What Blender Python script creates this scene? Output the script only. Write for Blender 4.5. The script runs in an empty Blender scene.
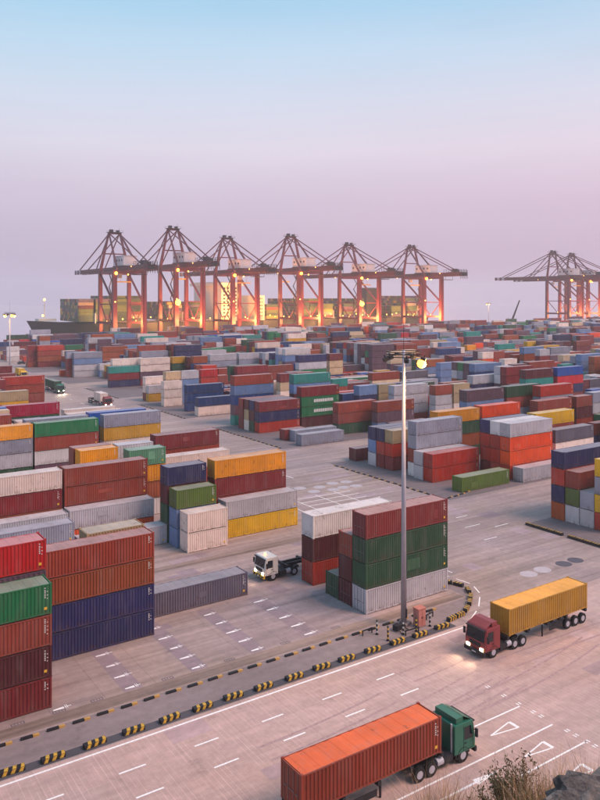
import bpy, math, random
import numpy as np
from mathutils import Vector, Matrix
random.seed(7)
rad = math.radians
sc = bpy.context.scene
COL = sc.collection

# ------------------------------------------------------------------ camera
CAM_H, FOC, YAW = 34.31, 766.4, rad(34.18)
cam_d = bpy.data.cameras.new('camera'); cam = bpy.data.objects.new('camera', cam_d); COL.objects.link(cam)
cam.location = (0, 0, CAM_H); cam.rotation_euler = (rad(90), 0, -YAW)
cam_d.sensor_fit = 'VERTICAL'; cam_d.sensor_height = 24; cam_d.sensor_width = 18
cam_d.lens = FOC / 800 * 24; cam_d.shift_y = -104 / 800
cam_d.clip_start = 0.5; cam_d.clip_end = 20000
sc.camera = cam

# ------------------------------------------------------------------ sky
def lin(c):
    return tuple(((v/255)/12.92 if v/255 <= .04045 else ((v/255+.055)/1.055)**2.4) for v in c)
world = bpy.data.worlds.new('World'); sc.world = world; world.use_nodes = True
wn, wl = world.node_tree.nodes, world.node_tree.links
wn.clear()
w_out = wn.new('ShaderNodeOutputWorld'); w_bg = wn.new('ShaderNodeBackground'); w_bg.inputs['Strength'].default_value = 1.0
w_tc = wn.new('ShaderNodeTexCoord'); w_sep = wn.new('ShaderNodeSeparateXYZ'); w_ramp = wn.new('ShaderNodeValToRGB')
wl.new(w_tc.outputs['Generated'], w_sep.inputs[0]); wl.new(w_sep.outputs['Z'], w_ramp.inputs[0])
SKY = [(0.0, (182, 166, 190)), (.06, (191, 174, 196)), (.124, (206, 189, 208)), (.187, (216, 207, 221)), (.247, (207, 212, 228)),
       (.306, (189, 211, 231)), (.36, (166, 204, 230)), (.6, (148, 190, 222)), (1.0, (136, 178, 214))]
el = w_ramp.color_ramp.elements
while len(el) < len(SKY): el.new(0.5)
for e, (p, c) in zip(el, SKY): e.position = p; e.color = (*lin(c), 1)
# twilight sky of the physical model, a share of it under the dusk bands
w_sky = wn.new('ShaderNodeTexSky'); w_sky.sky_type = 'NISHITA'; w_sky.sun_disc = False
w_sky.sun_elevation = rad(3); w_sky.sun_rotation = rad(142)
w_mul = wn.new('ShaderNodeVectorMath'); w_mul.operation = 'SCALE'; w_mul.inputs['Scale'].default_value = 0.06
w_add = wn.new('ShaderNodeMix'); w_add.data_type = 'RGBA'; w_add.inputs['Factor'].default_value = 0.06
wl.new(w_sky.outputs[0], w_mul.inputs[0])
wl.new(w_ramp.outputs[0], w_add.inputs['A']); wl.new(w_mul.outputs[0], w_add.inputs['B'])
# cooler towards the sea side, rosier towards the land, and faint uneven veils
w_dot = wn.new('ShaderNodeVectorMath'); w_dot.operation = 'DOT_PRODUCT'; w_dot.inputs[1].default_value = (math.cos(YAW), -math.sin(YAW), 0)
w_mr = wn.new('ShaderNodeMapRange'); w_mr.inputs['From Min'].default_value = -.8; w_mr.inputs['From Max'].default_value = .8; w_mr.interpolation_type = 'SMOOTHSTEP'
w_tint = wn.new('ShaderNodeMix'); w_tint.data_type = 'RGBA'; w_tint.inputs['A'].default_value = (.90, .985, 1.0, 1); w_tint.inputs['B'].default_value = (1.06, .985, .985, 1)
w_map = wn.new('ShaderNodeMapping'); w_map.inputs['Scale'].default_value = (1.2, 1.2, 7); w_noi = wn.new('ShaderNodeTexNoise'); w_noi.inputs['Scale'].default_value = 2.2; w_noi.inputs['Detail'].default_value = 5
w_mr2 = wn.new('ShaderNodeMapRange'); w_mr2.inputs['From Min'].default_value = .3; w_mr2.inputs['From Max'].default_value = .7; w_mr2.inputs['To Min'].default_value = .975; w_mr2.inputs['To Max'].default_value = 1.025
w_m1 = wn.new('ShaderNodeVectorMath'); w_m1.operation = 'MULTIPLY'; w_m2 = wn.new('ShaderNodeVectorMath'); w_m2.operation = 'SCALE'
wl.new(w_tc.outputs['Generated'], w_dot.inputs[0]); wl.new(w_dot.outputs['Value'], w_mr.inputs['Value']); wl.new(w_mr.outputs[0], w_tint.inputs['Factor'])
wl.new(w_tc.outputs['Generated'], w_map.inputs[0]); wl.new(w_map.outputs[0], w_noi.inputs['Vector']); wl.new(w_noi.outputs[0], w_mr2.inputs['Value'])
wl.new(w_add.outputs['Result'], w_m1.inputs[0]); wl.new(w_tint.outputs['Result'], w_m1.inputs[1]); wl.new(w_m1.outputs[0], w_m2.inputs[0]); wl.new(w_mr2.outputs[0], w_m2.inputs['Scale'])
wl.new(w_m2.outputs[0], w_bg.inputs['Color']); wl.new(w_bg.outputs[0], w_out.inputs[0])

# ------------------------------------------------------------------ sun (soft, after-glow), exposure
sun_d = bpy.data.lights.new('sun', 'SUN'); sun_d.energy = 2.6; sun_d.angle = rad(26); sun_d.color = (1.0, .70, .58)
sun = bpy.data.objects.new('sun', sun_d); COL.objects.link(sun)
_az = rad(142); _el = rad(50)
_dir = Vector((math.sin(_az)*math.cos(_el), math.cos(_az)*math.cos(_el), math.sin(_el)))
sun.rotation_euler = _dir.to_track_quat('Z', 'Y').to_euler()
sun.location = (0, -50, 120)
sc.view_settings.view_transform = 'Standard'; sc.view_settings.look = 'None'
sc.view_settings.exposure = 0.25; sc.view_settings.gamma = 1.0
sc.render.engine = 'CYCLES'
cy = sc.cycles
cy.use_denoising = True
try: cy.denoiser = 'OPENIMAGEDENOISE'
except Exception: pass
cy.max_bounces = 6; cy.diffuse_bounces = 3; cy.glossy_bounces = 3; cy.transmission_bounces = 3; cy.volume_bounces = 2
cy.caustics_reflective = False; cy.caustics_refractive = False
cy.sample_clamp_indirect = 4.0

# ------------------------------------------------------------------ helpers
class MB:
    """collects shapes, builds ONE mesh object"""
    def __init__(s): s.v = []; s.f = []; s.m = []; s.mi = 0
    def quad(s, *p):
        n = len(s.v); s.v += [tuple(q) for q in p]; s.f.append(tuple(range(n, n+len(p)))); s.m.append(s.mi)
    def box(s, x0, x1, y0, y1, z0, z1):
        n = len(s.v)
        s.v += [(x0,y0,z0),(x1,y0,z0),(x1,y1,z0),(x0,y1,z0),(x0,y0,z1),(x1,y0,z1),(x1,y1,z1),(x0,y1,z1)]
        for q in ((0,3,2,1),(4,5,6,7),(0,1,5,4),(1,2,6,5),(2,3,7,6),(3,0,4,7)):
            s.f.append(tuple(n+i for i in q)); s.m.append(s.mi)
    def bar(s, a, b, w, h=None, w2=None, h2=None):
        h = h or w; w2 = w2 or w; h2 = h2 or h
        a = Vector(a); b = Vector(b); d = (b-a).normalized()
        up = Vector((0,0,1)) if abs(d.z) < .95 else Vector((0,1,0))
        r = d.cross(up).normalized(); u = r.cross(d)
        n = len(s.v)
        for p, ww, hh in ((a,w,h),(b,w2,h2)):
            for i, j in ((-1,-1),(1,-1),(1,1),(-1,1)): s.v.append(tuple(p + r*i*ww/2 + u*j*hh/2))
        for q in ((3,2,1,0),(4,5,6,7),(0,1,5,4),(1,2,6,5),(2,3,7,6),(3,0,4,7)):
            s.f.append(tuple(n+i for i in q)); s.m.append(s.mi)
    def tube(s, a, b, r0, r1=None, n=10, cap=True):
        r1 = r0 if r1 is None else r1
        a = Vector(a); b = Vector(b); d = (b-a).normalized()
        up = Vector((0,0,1)) if abs(d.z) < .95 else Vector((0,1,0))
        r = d.cross(up).normalized(); u = r.cross(d); k = len(s.v)
        for p, q in ((a,r0),(b,r1)):
            for i in range(n):
                t = 2*math.pi*i/n; s.v.append(tuple(p + (r*math.cos(t)+u*math.sin(t))*q))
        for i in range(n):
            j = (i+1) % n; s.f.append((k+i, k+j, k+n+j, k+n+i)); s.m.append(s.mi)
        if cap:
            s.f.append(tuple(k+i for i in reversed(range(n)))); s.m.append(s.mi)
            s.f.append(tuple(k+n+i for i in range(n))); s.m.append(s.mi)
    def ball(s, c, r, n=8, m=5):
        k = len(s.v); c = Vector(c)
        for i in range(m+1):
            ph = math.pi*i/m
            for j in range(n):
                t = 2*math.pi*j/n; s.v.append((c.x+r*math.sin(ph)*math.cos(t), c.y+r*math.sin(ph)*math.sin(t), c.z+r*math.cos(ph)))
        for i in range(m):
            for j in range(n):
                s.f.append((k+i*n+j, k+(i+1)*n+j, k+(i+1)*n+(j+1)%n, k+i*n+(j+1)%n)); s.m.append(s.mi)
    def mesh(s, name, mats):
        me = bpy.data.meshes.new(name); me.from_pydata(s.v, [], s.f)
        for m in (mats if isinstance(mats, (list, tuple)) else [mats]): me.materials.append(m)
        if len(me.materials) > 1: me.polygons.foreach_set('material_index', s.m)
        me.update(); return me
    def build(s, name, mats, parent=None, loc=None, bevel=0):
        return link(name, s.mesh(name, mats), parent, loc, bevel)
def link(name, me, parent=None, loc=None, bevel=0, rotz=0):
    o = bpy.data.objects.new(name, me); COL.objects.link(o)
    if parent: o.parent = parent
    if loc: o.location = loc
    if rotz: o.rotation_euler[2] = rotz
    if bevel:
        b = o.modifiers.new('bevel', 'BEVEL'); b.width = bevel; b.segments = 2; b.limit_method = 'ANGLE'
    return o
def thing(name, label, cat, loc=(0,0,0), rotz=0, group=None):
    o = bpy.data.objects.new(name, None); COL.objects.link(o); o.location = loc; o.rotation_euler = (0,0,rotz)
    o.empty_display_size = .3
    return tag(o, label, cat, group)
def tag(o, label, cat, group=None):
    o['label'] = label; o['category'] = cat
    if group: o['group'] = group
    return o
def struct(o): o['kind'] = 'structure'; return o
def smooth(o):
    o.data.polygons.foreach_set('use_smooth', [True]*len(o.data.polygons)); return o
def copy_tree(o, parent=None):
    c = o.copy(); COL.objects.link(c); c.parent = parent
    for ch in o.children: copy_tree(ch, c)
    return c

def newmat(name):
    m = bpy.data.materials.new(name); m.use_nodes = True; n = m.node_tree.nodes; l = m.node_tree.links
    return m, n, l, n['Principled BSDF']
def mat(name, rgb, rough=.6, metal=0, var=.15, scale=2.0, bump=0, emit=None, es=0, obj=True):
    m, n, l, b = newmat(name)
    b.inputs['Roughness'].default_value = rough; b.inputs['Metallic'].default_value = metal
    c = lin(rgb)
    if var:
        tc = n.new('ShaderNodeTexCoord'); ns = n.new('ShaderNodeTexNoise'); ns.inputs['Scale'].default_value = scale; ns.inputs['Detail'].default_value = 5
        mr = n.new('ShaderNodeMapRange'); mr.inputs['From Min'].default_value = .3; mr.inputs['From Max'].default_value = .7
        mr.inputs['To Min'].default_value = 1-var; mr.inputs['To Max'].default_value = 1+var
        mx = n.new('ShaderNodeVectorMath'); mx.operation = 'SCALE'; mx.inputs[0].default_value = c
        l.new(tc.outputs['Object'], ns.inputs['Vector']); l.new(ns.outputs[0], mr.inputs['Value']); l.new(mr.outputs[0], mx.inputs['Scale'])
        l.new(mx.outputs[0], b.inputs['Base Color'])
        if bump:
            bp = n.new('ShaderNodeBump'); bp.inputs['Strength'].default_value = bump; l.new(ns.outputs[0], bp.inputs['Height']); l.new(bp.outputs[0], b.inputs['Normal'])
    else: b.inputs['Base Color'].default_value = (*c, 1)
    if emit:
        b.inputs['Emission Color'].default_value = (*lin(emit), 1); b.inputs['Emission Strength'].default_value = es
    return m

# ------------------------------------------------------------------ materials
def ground_mat(name, rgb, joints=0, groove=0, streak=.25, patch=.2, warm=None):
    m, n, l, b = newmat(name); b.inputs['Roughness'].default_value = .75
    tc = n.new('ShaderNodeTexCoord')
    def noise(scale, sx=1, sy=1, det=6, rough=.6):
        mp = n.new('ShaderNodeMapping'); mp.inputs['Scale'].default_value = (sx, sy, 1)
        ns = n.new('ShaderNodeTexNoise'); ns.inputs['Scale'].default_value = scale; ns.inputs['Detail'].default_value = det; ns.inputs['Roughness'].default_value = rough
        l.new(tc.outputs['Object'], mp.inputs[0]); l.new(mp.outputs[0], ns.inputs['Vector']); return ns.outputs[0]
    def rng(src, lo, hi, fmin=.3, fmax=.7):
        mr = n.new('ShaderNodeMapRange'); mr.inputs['From Min'].default_value = fmin; mr.inputs['From Max'].default_value = fmax
        mr.inputs['To Min'].default_value = lo; mr.inputs['To Max'].default_value = hi; l.new(src, mr.inputs['Value']); return mr.outputs[0]
    def mul(a, c):
        q = n.new('ShaderNodeMath'); q.operation = 'MULTIPLY'; l.new(a, q.inputs[0]); l.new(c, q.inputs[1]); return q.outputs[0]
    f = rng(noise(.09), 1-patch, 1+patch)
    f = mul(f, rng(noise(1.3, det=8), .88, 1.12))
    f = mul(f, rng(noise(.5, .06, 1.6, 7), 1-streak, 1+streak*.5))      # tyre streaks along the lanes
    f = mul(f, rng(noise(14, det=3), .93, 1.07))
    f = mul(f, rng(noise(.33, det=9, rough=.7), .72, 1.0, .30, .42))     # oil stains
    if groove:
        sp = n.new('ShaderNodeSeparateXYZ'); l.new(tc.outputs['Object'], sp.inputs[0])
        for axis, per, wid, dark in (('X', groove, .14, .82), ('X', 5.0, .010, .86), ('Y', 3.28, .012, .88)):
            d = n.new('ShaderNodeMath'); d.operation = 'DIVIDE'; d.inputs[1].default_value = per; l.new(sp.outputs[axis], d.inputs[0])
            fr = n.new('ShaderNodeMath'); fr.operation = 'FRACT'; l.new(d.outputs[0], fr.inputs[0])
            gt = n.new('ShaderNodeMath'); gt.operation = 'LESS_THAN'; gt.inputs[1].default_value = wid; l.new(fr.outputs[0], gt.inputs[0])
            if dark == .82:
                nm = noise(.8, 1, .25, 4); k = n.new('ShaderNodeMath'); k.operation = 'MULTIPLY'; l.new(gt.outputs[0], k.inputs[0]); l.new(rng(nm, 0, 1, .42, .62), k.inputs[1]); g = k.outputs[0]
                f = mul(f, rng(g, 1, 1.30, 0, 1))
            else: f = mul(f, rng(gt.outputs[0], 1, dark, 0, 1))
    if joints:
        sp = n.new('ShaderNodeSeparateXYZ'); l.new(tc.outputs['Object'], sp.inputs[0])
        for axis in 'XY':
            d = n.new('ShaderNodeMath'); d.operation = 'DIVIDE'; d.inputs[1].default_value = joints; l.new(sp.outputs[axis], d.inputs[0])
            fr = n.new('ShaderNodeMath'); fr.operation = 'FRACT'; l.new(d.outputs[0], fr.inputs[0])
            gt = n.new('ShaderNodeMath'); gt.operation = 'LESS_THAN'; gt.inputs[1].default_value = .012; l.new(fr.outputs[0], gt.inputs[0])
            f = mul(f, rng(gt.outputs[0], 1, .72, 0, 1))
    cm = n.new('ShaderNodeMix'); cm.data_type = 'RGBA'; cm.inputs['A'].default_value = (*lin(rgb), 1); cm.inputs['B'].default_value = (*lin(warm or rgb), 1)
    l.new(rng(noise(.05), 0, 1), cm.inputs['Factor'])
    mx = n.new('ShaderNodeVectorMath'); mx.operation = 'SCALE'; l.new(cm.outputs['Result'], mx.inputs[0]); l.new(f, mx.inputs['Scale'])
    l.new(mx.outputs[0], b.inputs['Base Color'])
    bp = n.new('ShaderNodeBump'); bp.inputs['Strength'].default_value = .25; bp.inputs['Distance'].default_value = .02
    l.new(noise(9), bp.inputs['Height']); l.new(bp.outputs[0], b.inputs['Normal'])
    return m
M = {}
M['yard'] = ground_mat('yard_concrete', (162, 142, 144), joints=4.6, warm=(170, 146, 135), streak=.34, patch=.18)
M['road'] = ground_mat('road_concrete', (187, 160, 156), groove=.42, warm=(194, 158, 145), streak=.16, patch=.10)
M['pad'] = ground_mat('pad_asphalt', (120, 106, 108), streak=.15, patch=.15)
M['gutter'] = ground_mat('gutter_asphalt', (78, 74, 80), streak=.2, patch=.25)
M['island'] = ground_mat('island_paving', (138, 122, 122), streak=.15)
M['runway'] = ground_mat('runway_concrete', (148, 126, 116), streak=.5)
M['paint_w'] = mat('road_paint_white', (244, 238, 236), .7, var=.15, scale=5)
M['disc_l'] = mat('disc_pale', (184, 172, 176), .8, var=.1); M['disc_d'] = mat('disc_dark', (88, 82, 92), .8, var=.12)
M['black'] = mat('black_paint', (34, 32, 36), .6); M['yellow'] = mat('yellow_paint', (202, 158, 58), .65, var=.4, scale=5)
M['steel'] = mat('galvanised_steel', (176, 172, 182), .5, .1, var=.08)
M['dark'] = mat('dark_steel', (40, 40, 46), .6, .2); M['rubber'] = mat('rubber', (26, 25, 27), .85)
M['glass'] = mat('dark_glass', (30, 36, 44), .08, 0, var=0)
M['white'] = mat('white_paint', (222, 214, 208), .45, var=.08); M['greencab'] = mat('green_cab_paint', (38, 104, 84), .35, var=.08)
M['redcab'] = mat('red_cab_paint', (132, 52, 56), .35, var=.08); M['yelcab'] = mat('yellow_cab_paint', (225, 175, 45), .4, var=.08)
M['bulb'] = mat('warm_bulb', (255, 220, 160), .4, var=0, emit=(255, 186, 80), es=5)
M['bulb2'] = mat('sodium_bulb', (255, 200, 120), .4, var=0, emit=(255, 170, 50), es=7)
M['head'] = mat('headlight_bulb', (255, 240, 220), .3, var=0, emit=(255, 232, 190), es=14)
M['tail'] = mat('tail_light', (190, 30, 26), .3, var=0, emit=(255, 40, 30), es=2)
M['crane'] = mat('crane_red_paint', (88, 25, 42), .5, var=.15, scale=.25)
M['crane_grey'] = mat('machinery_house_paint', (198, 192, 198), .5, var=.06, scale=.2)
M['cabinet'] = mat('cabinet_paint', (196, 126, 114), .5)
M['mark_w'] = mat('marking_white', (212, 206, 204), .6, var=.1); M['mark_y'] = mat('marking_yellow', (226, 176, 60), .6, var=.05)
M['hull'] = mat('hull_green_paint', (26, 42, 38), .45, var=.15, scale=.05)
M['hullred'] = mat('hull_red_paint', (120, 40, 38), .6)
M['shipwhite'] = mat('ship_white_paint', (222, 214, 200), .5, var=.05)
M['sea'] = None
M['rust_bar'] = mat('locking_bar_steel', (140, 132, 132), .5, .5)

def paint_mat(name, roof=False, attr=False):
    m, n, l, b = newmat(name); b.inputs['Roughness'].default_value = .55
    tc = n.new('ShaderNodeTexCoord')
    if attr:
        at = n.new('ShaderNodeAttribute'); at.attribute_name = 'Col'; colr = at.outputs['Color']; rnd = None
    else:
        oi = n.new('ShaderNodeObjectInfo'); colr = oi.outputs['Color']; rnd = oi.outputs['Random']
    def noise(scale, sx, sy, sz, det=5, rough=.6):
        mp = n.new('ShaderNodeMapping'); mp.inputs['Scale'].default_value = (sx, sy, sz)
        l.new(tc.outputs['Object'], mp.inputs[0])
        if rnd is not None:
            k = n.new('ShaderNodeVectorMath'); k.operation = 'SCALE'; k.inputs[0].default_value = (37, 51, 23); l.new(rnd, k.inputs['Scale']); l.new(k.outputs[0], mp.inputs['Location'])
        ns = n.new('ShaderNodeTexNoise'); ns.inputs['Scale'].default_value = scale; ns.inputs['Detail'].default_value = det; ns.inputs['Roughness'].default_value = rough
        l.new(mp.outputs[0], ns.inputs['Vector']); return ns.outputs[0]
    def rng(src, lo, hi, a, c):
        mr = n.new('ShaderNodeMapRange'); mr.inputs['From Min'].default_value = a; mr.inputs['From Max'].default_value = c; mr.inputs['To Min'].default_value = lo; mr.inputs['To Max'].default_value = hi
        l.new(src, mr.inputs['Value']); return mr.outputs[0]
    def mix(a, bcol, fac):
        q = n.new('ShaderNodeMix'); q.data_type = 'RGBA'
        l.new(a, q.inputs['A']); q.inputs['B'].default_value = (*lin(bcol), 1)
        if isinstance(fac, float): q.inputs['Factor'].default_value = fac
        else: l.new(fac, q.inputs['Factor'])
        return q.outputs['Result']
    if roof:
        colr = mix(colr, (196, 184, 182), .40)                               # sun-bleached, dusty roof sheet, with brightness of sky-lit tops mixed in
        colr = mix(colr, (120, 92, 82), rng(noise(.9, 1, 1, 1, 7, .7), 0, .6, .55, .72))
    else:
        colr = mix(colr, (150, 138, 134), rng(noise(.6, 2.2, 2.2, .35, 5), 0, .24, .48, .8))   # chalky fading in vertical streaks
        colr = mix(colr, (86, 52, 38), rng(noise(1.5, 1.2, 1.2, .8, 8, .7), 0, .85, .60, .72))   # rust patches
    if not roof and not attr:
        sp = n.new('ShaderNodeSeparateXYZ'); l.new(tc.outputs['Object'], sp.inputs[0])
        q = n.new('ShaderNodeMath'); q.operation = 'MULTIPLY'; l.new(rng(sp.outputs['Z'], 1, 0, .1, .75), q.inputs[0]); l.new(rng(noise(1.1, 2.6, 2.6, .6, 6, .7), 0, .8, .46, .66), q.inputs[1])
        colr = mix(colr, (92, 62, 50), q.outputs[0])                         # grime and rust creeping up from the bottom rail
    sc_ = n.new('ShaderNodeVectorMath'); sc_.operation = 'SCALE'; l.new(colr, sc_.inputs[0]); l.new(rng(noise(.35, 1, 1, 1, 3), .86, 1.14, .3, .7), sc_.inputs['Scale'])
    l.new(sc_.outputs[0], b.inputs['Base Color'])
    return m
M['paint'] = paint_mat('container_paint'); M['roof'] = paint_mat('container_roof_paint', True)
M['paint_a'] = paint_mat('far_container_paint', attr=True); M['roof_a'] = paint_mat('far_container_roof_paint', True, True)

# ------------------------------------------------------------------ ground, roads, water
def sheet(name, pts, z, m, kind=True, parent=None):
    b = MB(); b.quad(*[(x, y, z) for x, y in pts]); o = b.build(name, m, parent)
    return struct(o) if kind and parent is None else o
def rect(x0, x1, y0, y1): return [(x0,y0),(x1,y0),(x1,y1),(x0,y1)]
ground = sheet('ground', rect(-900, 2600, -300, 582), 0, M['yard'])
road = sheet('road', rect(-120, 420, 20, 56.62), .004, M['road'])
b = MB(); b.box(-900, 2600, 582.02, 583.4, -6.2, -.02); struct(b.build('quay_wall', M['island']))
ms, n_, l_, bs = newmat('sea_water'); bs.inputs['Base Color'].default_value = (*lin((170, 158, 172)), 1); bs.inputs['Roughness'].default_value = .15
_t = n_.new('ShaderNodeTexCoord'); _n = n_.new('ShaderNodeTexNoise'); _n.inputs['Scale'].default_value = .18; _n.inputs['Detail'].default_value = 6
_b = n_.new('ShaderNodeBump'); _b.inputs['Strength'].default_value = .15; _b.inputs['Distance'].default_value = .4
l_.new(_t.outputs['Object'], _n.inputs['Vector']); l_.new(_n.outputs[0], _b.inputs['Height']); l_.new(_b.outputs[0], bs.inputs['Normal'])
sheet('sea', rect(-2950, 2950, 583.42, 2950), -3.2, ms)

# pavement strips beside the road
sheet('gutter', rect(-60, 58.2, 56.75, 57.75), .004, M['gutter'])
arc = [(58.2, 57.78), (61.0, 58.15), (63.2, 59.4), (65.6, 61.4), (67.0, 63.6), (66.4, 65.6), (65.5, 66.3)]
sheet('traffic_island', [(-60, 57.78)] + arc + [(64.8, 66.3), (64.8, 61.5), (-60, 61.5)], .004, M['island'])
sheet('crane_runway', rect(-60, 64.6, 61.75, 63.3), .005, M['runway'])
for y0 in (80.0, 88.6, 131.6, 141.0): sheet('crane_runway', rect(-60, 66, y0, y0+1.5), .004, M['runway'])
PAIR = [93.0, 144.5, 196.0, 247.5, 299.0, 350.5, 402.0, 453.5]
for y0 in PAIR[:6]: sheet('yard_pad', rect(93.2, 460, y0-.6, y0+33.5), .004, M['pad'])
sheet('yard_pad', rect(92.6, 300, 59.5, 76.4), .006, M['pad'])

# painted markings (parts of the road / the ground)
def paint(name, pts, z=.010, m='paint_w', parent=road): return sheet(name, pts, z, M[m], False, parent)
def line(name, x0, y0, x1, y1, w, z=.010, parent=road, m='paint_w'):
    d = Vector((x1-x0, y1-y0)); n = Vector((-d.y, d.x)).normalized()*w/2
    return paint(name, [(x0-n.x,y0-n.y),(x1-n.x,y1-n.y),(x1+n.x,y1+n.y),(x0+n.x,y0+n.y)], z, m, parent)
line('edge_line', -60, 56.12, 58.6, 56.12, .2)
for k in range(-6, 5):
    x = 20.15+6*k
    for y in (52.8, 49.6):
        if x < 52 and not (x > 49 and y < 50): line('lane_dash', x, y, x+2.05, y, .17)
line('lane_divider', 45.8, 42.7, 51.2, 42.7, .15); line('lane_divider', 22, 39.4, 51.2, 39.4, .16); line('lane_divider', 43.8, 36.45, 51.4, 36.45, .15)
for y in (46.4, 44.6, 43.0, 41.5, 40.7, 38.2, 37.4, 36.4, 35.7):
    for dx in (0, .28): line('stop_mark', 51.3+dx, y-.17, 51.3+dx, y+.17, .12)
def outline_triangle(x, y, s=1):
    p = [(x, y), (x+2.7, y+.5), (x+2.7, y-.45)]
    line('give_way_triangle', *p[0], *p[1], .13); line('give_way_triangle', *p[0], *p[2], .13, .0106); line('give_way_triangle', p[1][0], p[1][1], p[2][0], p[2][1], .3, .0112)
for y in (41.1, 37.8, 34.4): outline_triangle(45.9, y)
paint('arrow_marking', [(40.6, 37.45), (43.0, 37.75), (40.6, 38.1)]); line('arrow_marking', 34, 37.75, 40.7, 37.75, .18, .0106)
M['tyre'] = mat('tyre_mark', (173, 143, 141), .8, var=.2, scale=3)
rt = random.Random(3)
for k in range(7):
    x0 = rt.uniform(20, 62); y = rt.uniform(43.5, 51.8); L = rt.uniform(8, 22); bend = rt.uniform(-.004, .012)
    for off in (0, 1.9):
        for j in range(8):
            xa, xb = x0+L*j/8, x0+L*(j+1)/8; line('tyre_mark', xa, y+off+bend*(xa-x0)**2, xb+.01, y+off+bend*(xb-x0)**2, .24, .0062+.0001*k, road, 'tyre')
# slot marks in the near block
def slot_mark(x, y):
    s = random.uniform(.8, 1.1)
    paint('slot_mark', [(x-.75*s, y-.16), (x+.25*s, y-.24), (x+.25*s, y+.10), (x-.75*s, y+.02)], .006, parent=ground)
    line('slot_mark', x+.3, y-.02, x+.95*s, y, .09, .006, ground)
    for d in (.36, .5): line('slot_mark', x+d, y-.3, x+d, y+.32, .05, .0068, ground)
for x in (19.4, 25.6, 32.0, 38.35, 44.7):
    for y in (64.0, 66.35, 68.75, 71.3, 73.9):
        if x < 20 and y > 66: continue
        if x > 44 and y < 64.5: pass
        slot_mark(x, y)
for x in (15.8, 19.1, 22.3, 28.8, 35.1, 41.4, 47.6):                        # framed slot-number plates, worn past reading
    for a in ((-.5,-.18,.5,-.18),(-.5,.18,.5,.18),(-.5,-.18,-.5,.18),(.5,-.18,.5,.18),(-.25,-.08,-.25,.1),(0,-.08,0,.1),(.25,-.08,.25,.1)):
        line('number_frame', x+a[0], 63.55+a[1], x+a[2], 63.55+a[3], .06, .008+.0004*abs(a[0]), ground, 'disc_d')
M['patch_d'] = ground_mat('patched_concrete_dark', (151, 130, 135), streak=.2); M['patch_l'] = ground_mat('patched_concrete_pale', (171, 148, 151), streak=.2)
M['rpatch_d'] = ground_mat('patched_road_dark', (180, 150, 149), streak=.2); M['rpatch_l'] = ground_mat('patched_road_pale', (197, 167, 164), streak=.2)
rp = random.Random(21)
for x in (25.6, 32.0, 38.35, 44.7): sheet('slot_band', rect(x-.9, x+.8, 63.4, 75.2), .0042, M['patch_d'], False, ground)
for k in range(46):
    x, y, w, h = rp.uniform(-5, 92), rp.choice([rp.uniform(64.5, 79), rp.uniform(82, 92), rp.uniform(62, 140)]), rp.uniform(1.2, 5.5), rp.uniform(.8, 3)
    sheet('repair_patch', rect(x, x+w, y, y+h), .0021+.00004*k, M[rp.choice(['patch_d', 'patch_l'])], False, ground)
for k in range(16):
    x, y, w, h = rp.uniform(8, 90), rp.uniform(40, 54), rp.uniform(1.5, 5), rp.uniform(.6, 2.4)
    sheet('repair_patch', rect(x, x+w, y, y+h), .0051+.00004*k, M[rp.choice(['rpatch_l', 'rpatch_d'])], False, road)
# crossing marks on the central roadway
for i, y in enumerate((98.4, 100.6, 102.8, 105.0, 107.2)):
    line('bay_line', 71.5, y, 83.2, y-.5, .16, .006, ground)
for x in (71.5, 76.4, 80.4): line('bay_line', x, 97.8, x, 107.8, .14, .0068, ground)
for k in range(7): line('lane_dash', 69.0, 68+8*k, 69.0, 70.6+8*k, .16, .006, ground)
for k in range(16): line('lane_dash', 80.0, 120+12*k, 80.0, 123+12*k, .18, .006, ground)
for x, y, w in ((75.2, 81.5, 3), (79.5, 86, 2.4), (84, 80.2, 3.2), (86.5, 84.5, 2.5), (72.5, 76, 2.2), (82, 74.6, 2.6), (88, 78, 2.8)):
    line('lane_dash', x, y, x+w, y, .15, .006, ground)
arc2 = [(57.5, 56.3), (60.4, 56.95), (63.6, 58.7), (66.8, 61.4), (68.2, 64.0), (67.8, 67.0), (67.4, 70.0)]
for (xa, ya), (xb, yb) in zip(arc2[1:-1], arc2[2:]):
    line('corner_line', xa+(xb-xa)*.1, ya+(yb-ya)*.1, xa+(xb-xa)*.75, ya+(yb-ya)*.75, .14, .0085, ground)
def disc(x, y, r, m):
    paint('paving_disc', [(x+r*math.cos(t*math.pi/12), y+r*.9*math.sin(t*math.pi/12)) for t in range(24)], .007, m, ground)
for x in (76.5, 79.1): disc(x, 62.4, 1.15, 'disc_l')
for x in (83.1, 85.5): disc(x, 62.25, 1.1, 'disc_d')
for x, y in ((76.8,113.1),(77.6,109.9),(80.2,111.9),(81.2,109.0),(83.8,112.8),(83.6,109.3),(86.2,108.9),(86.6,112.3)): disc(x, y, 1.15, 'disc_l')

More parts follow.
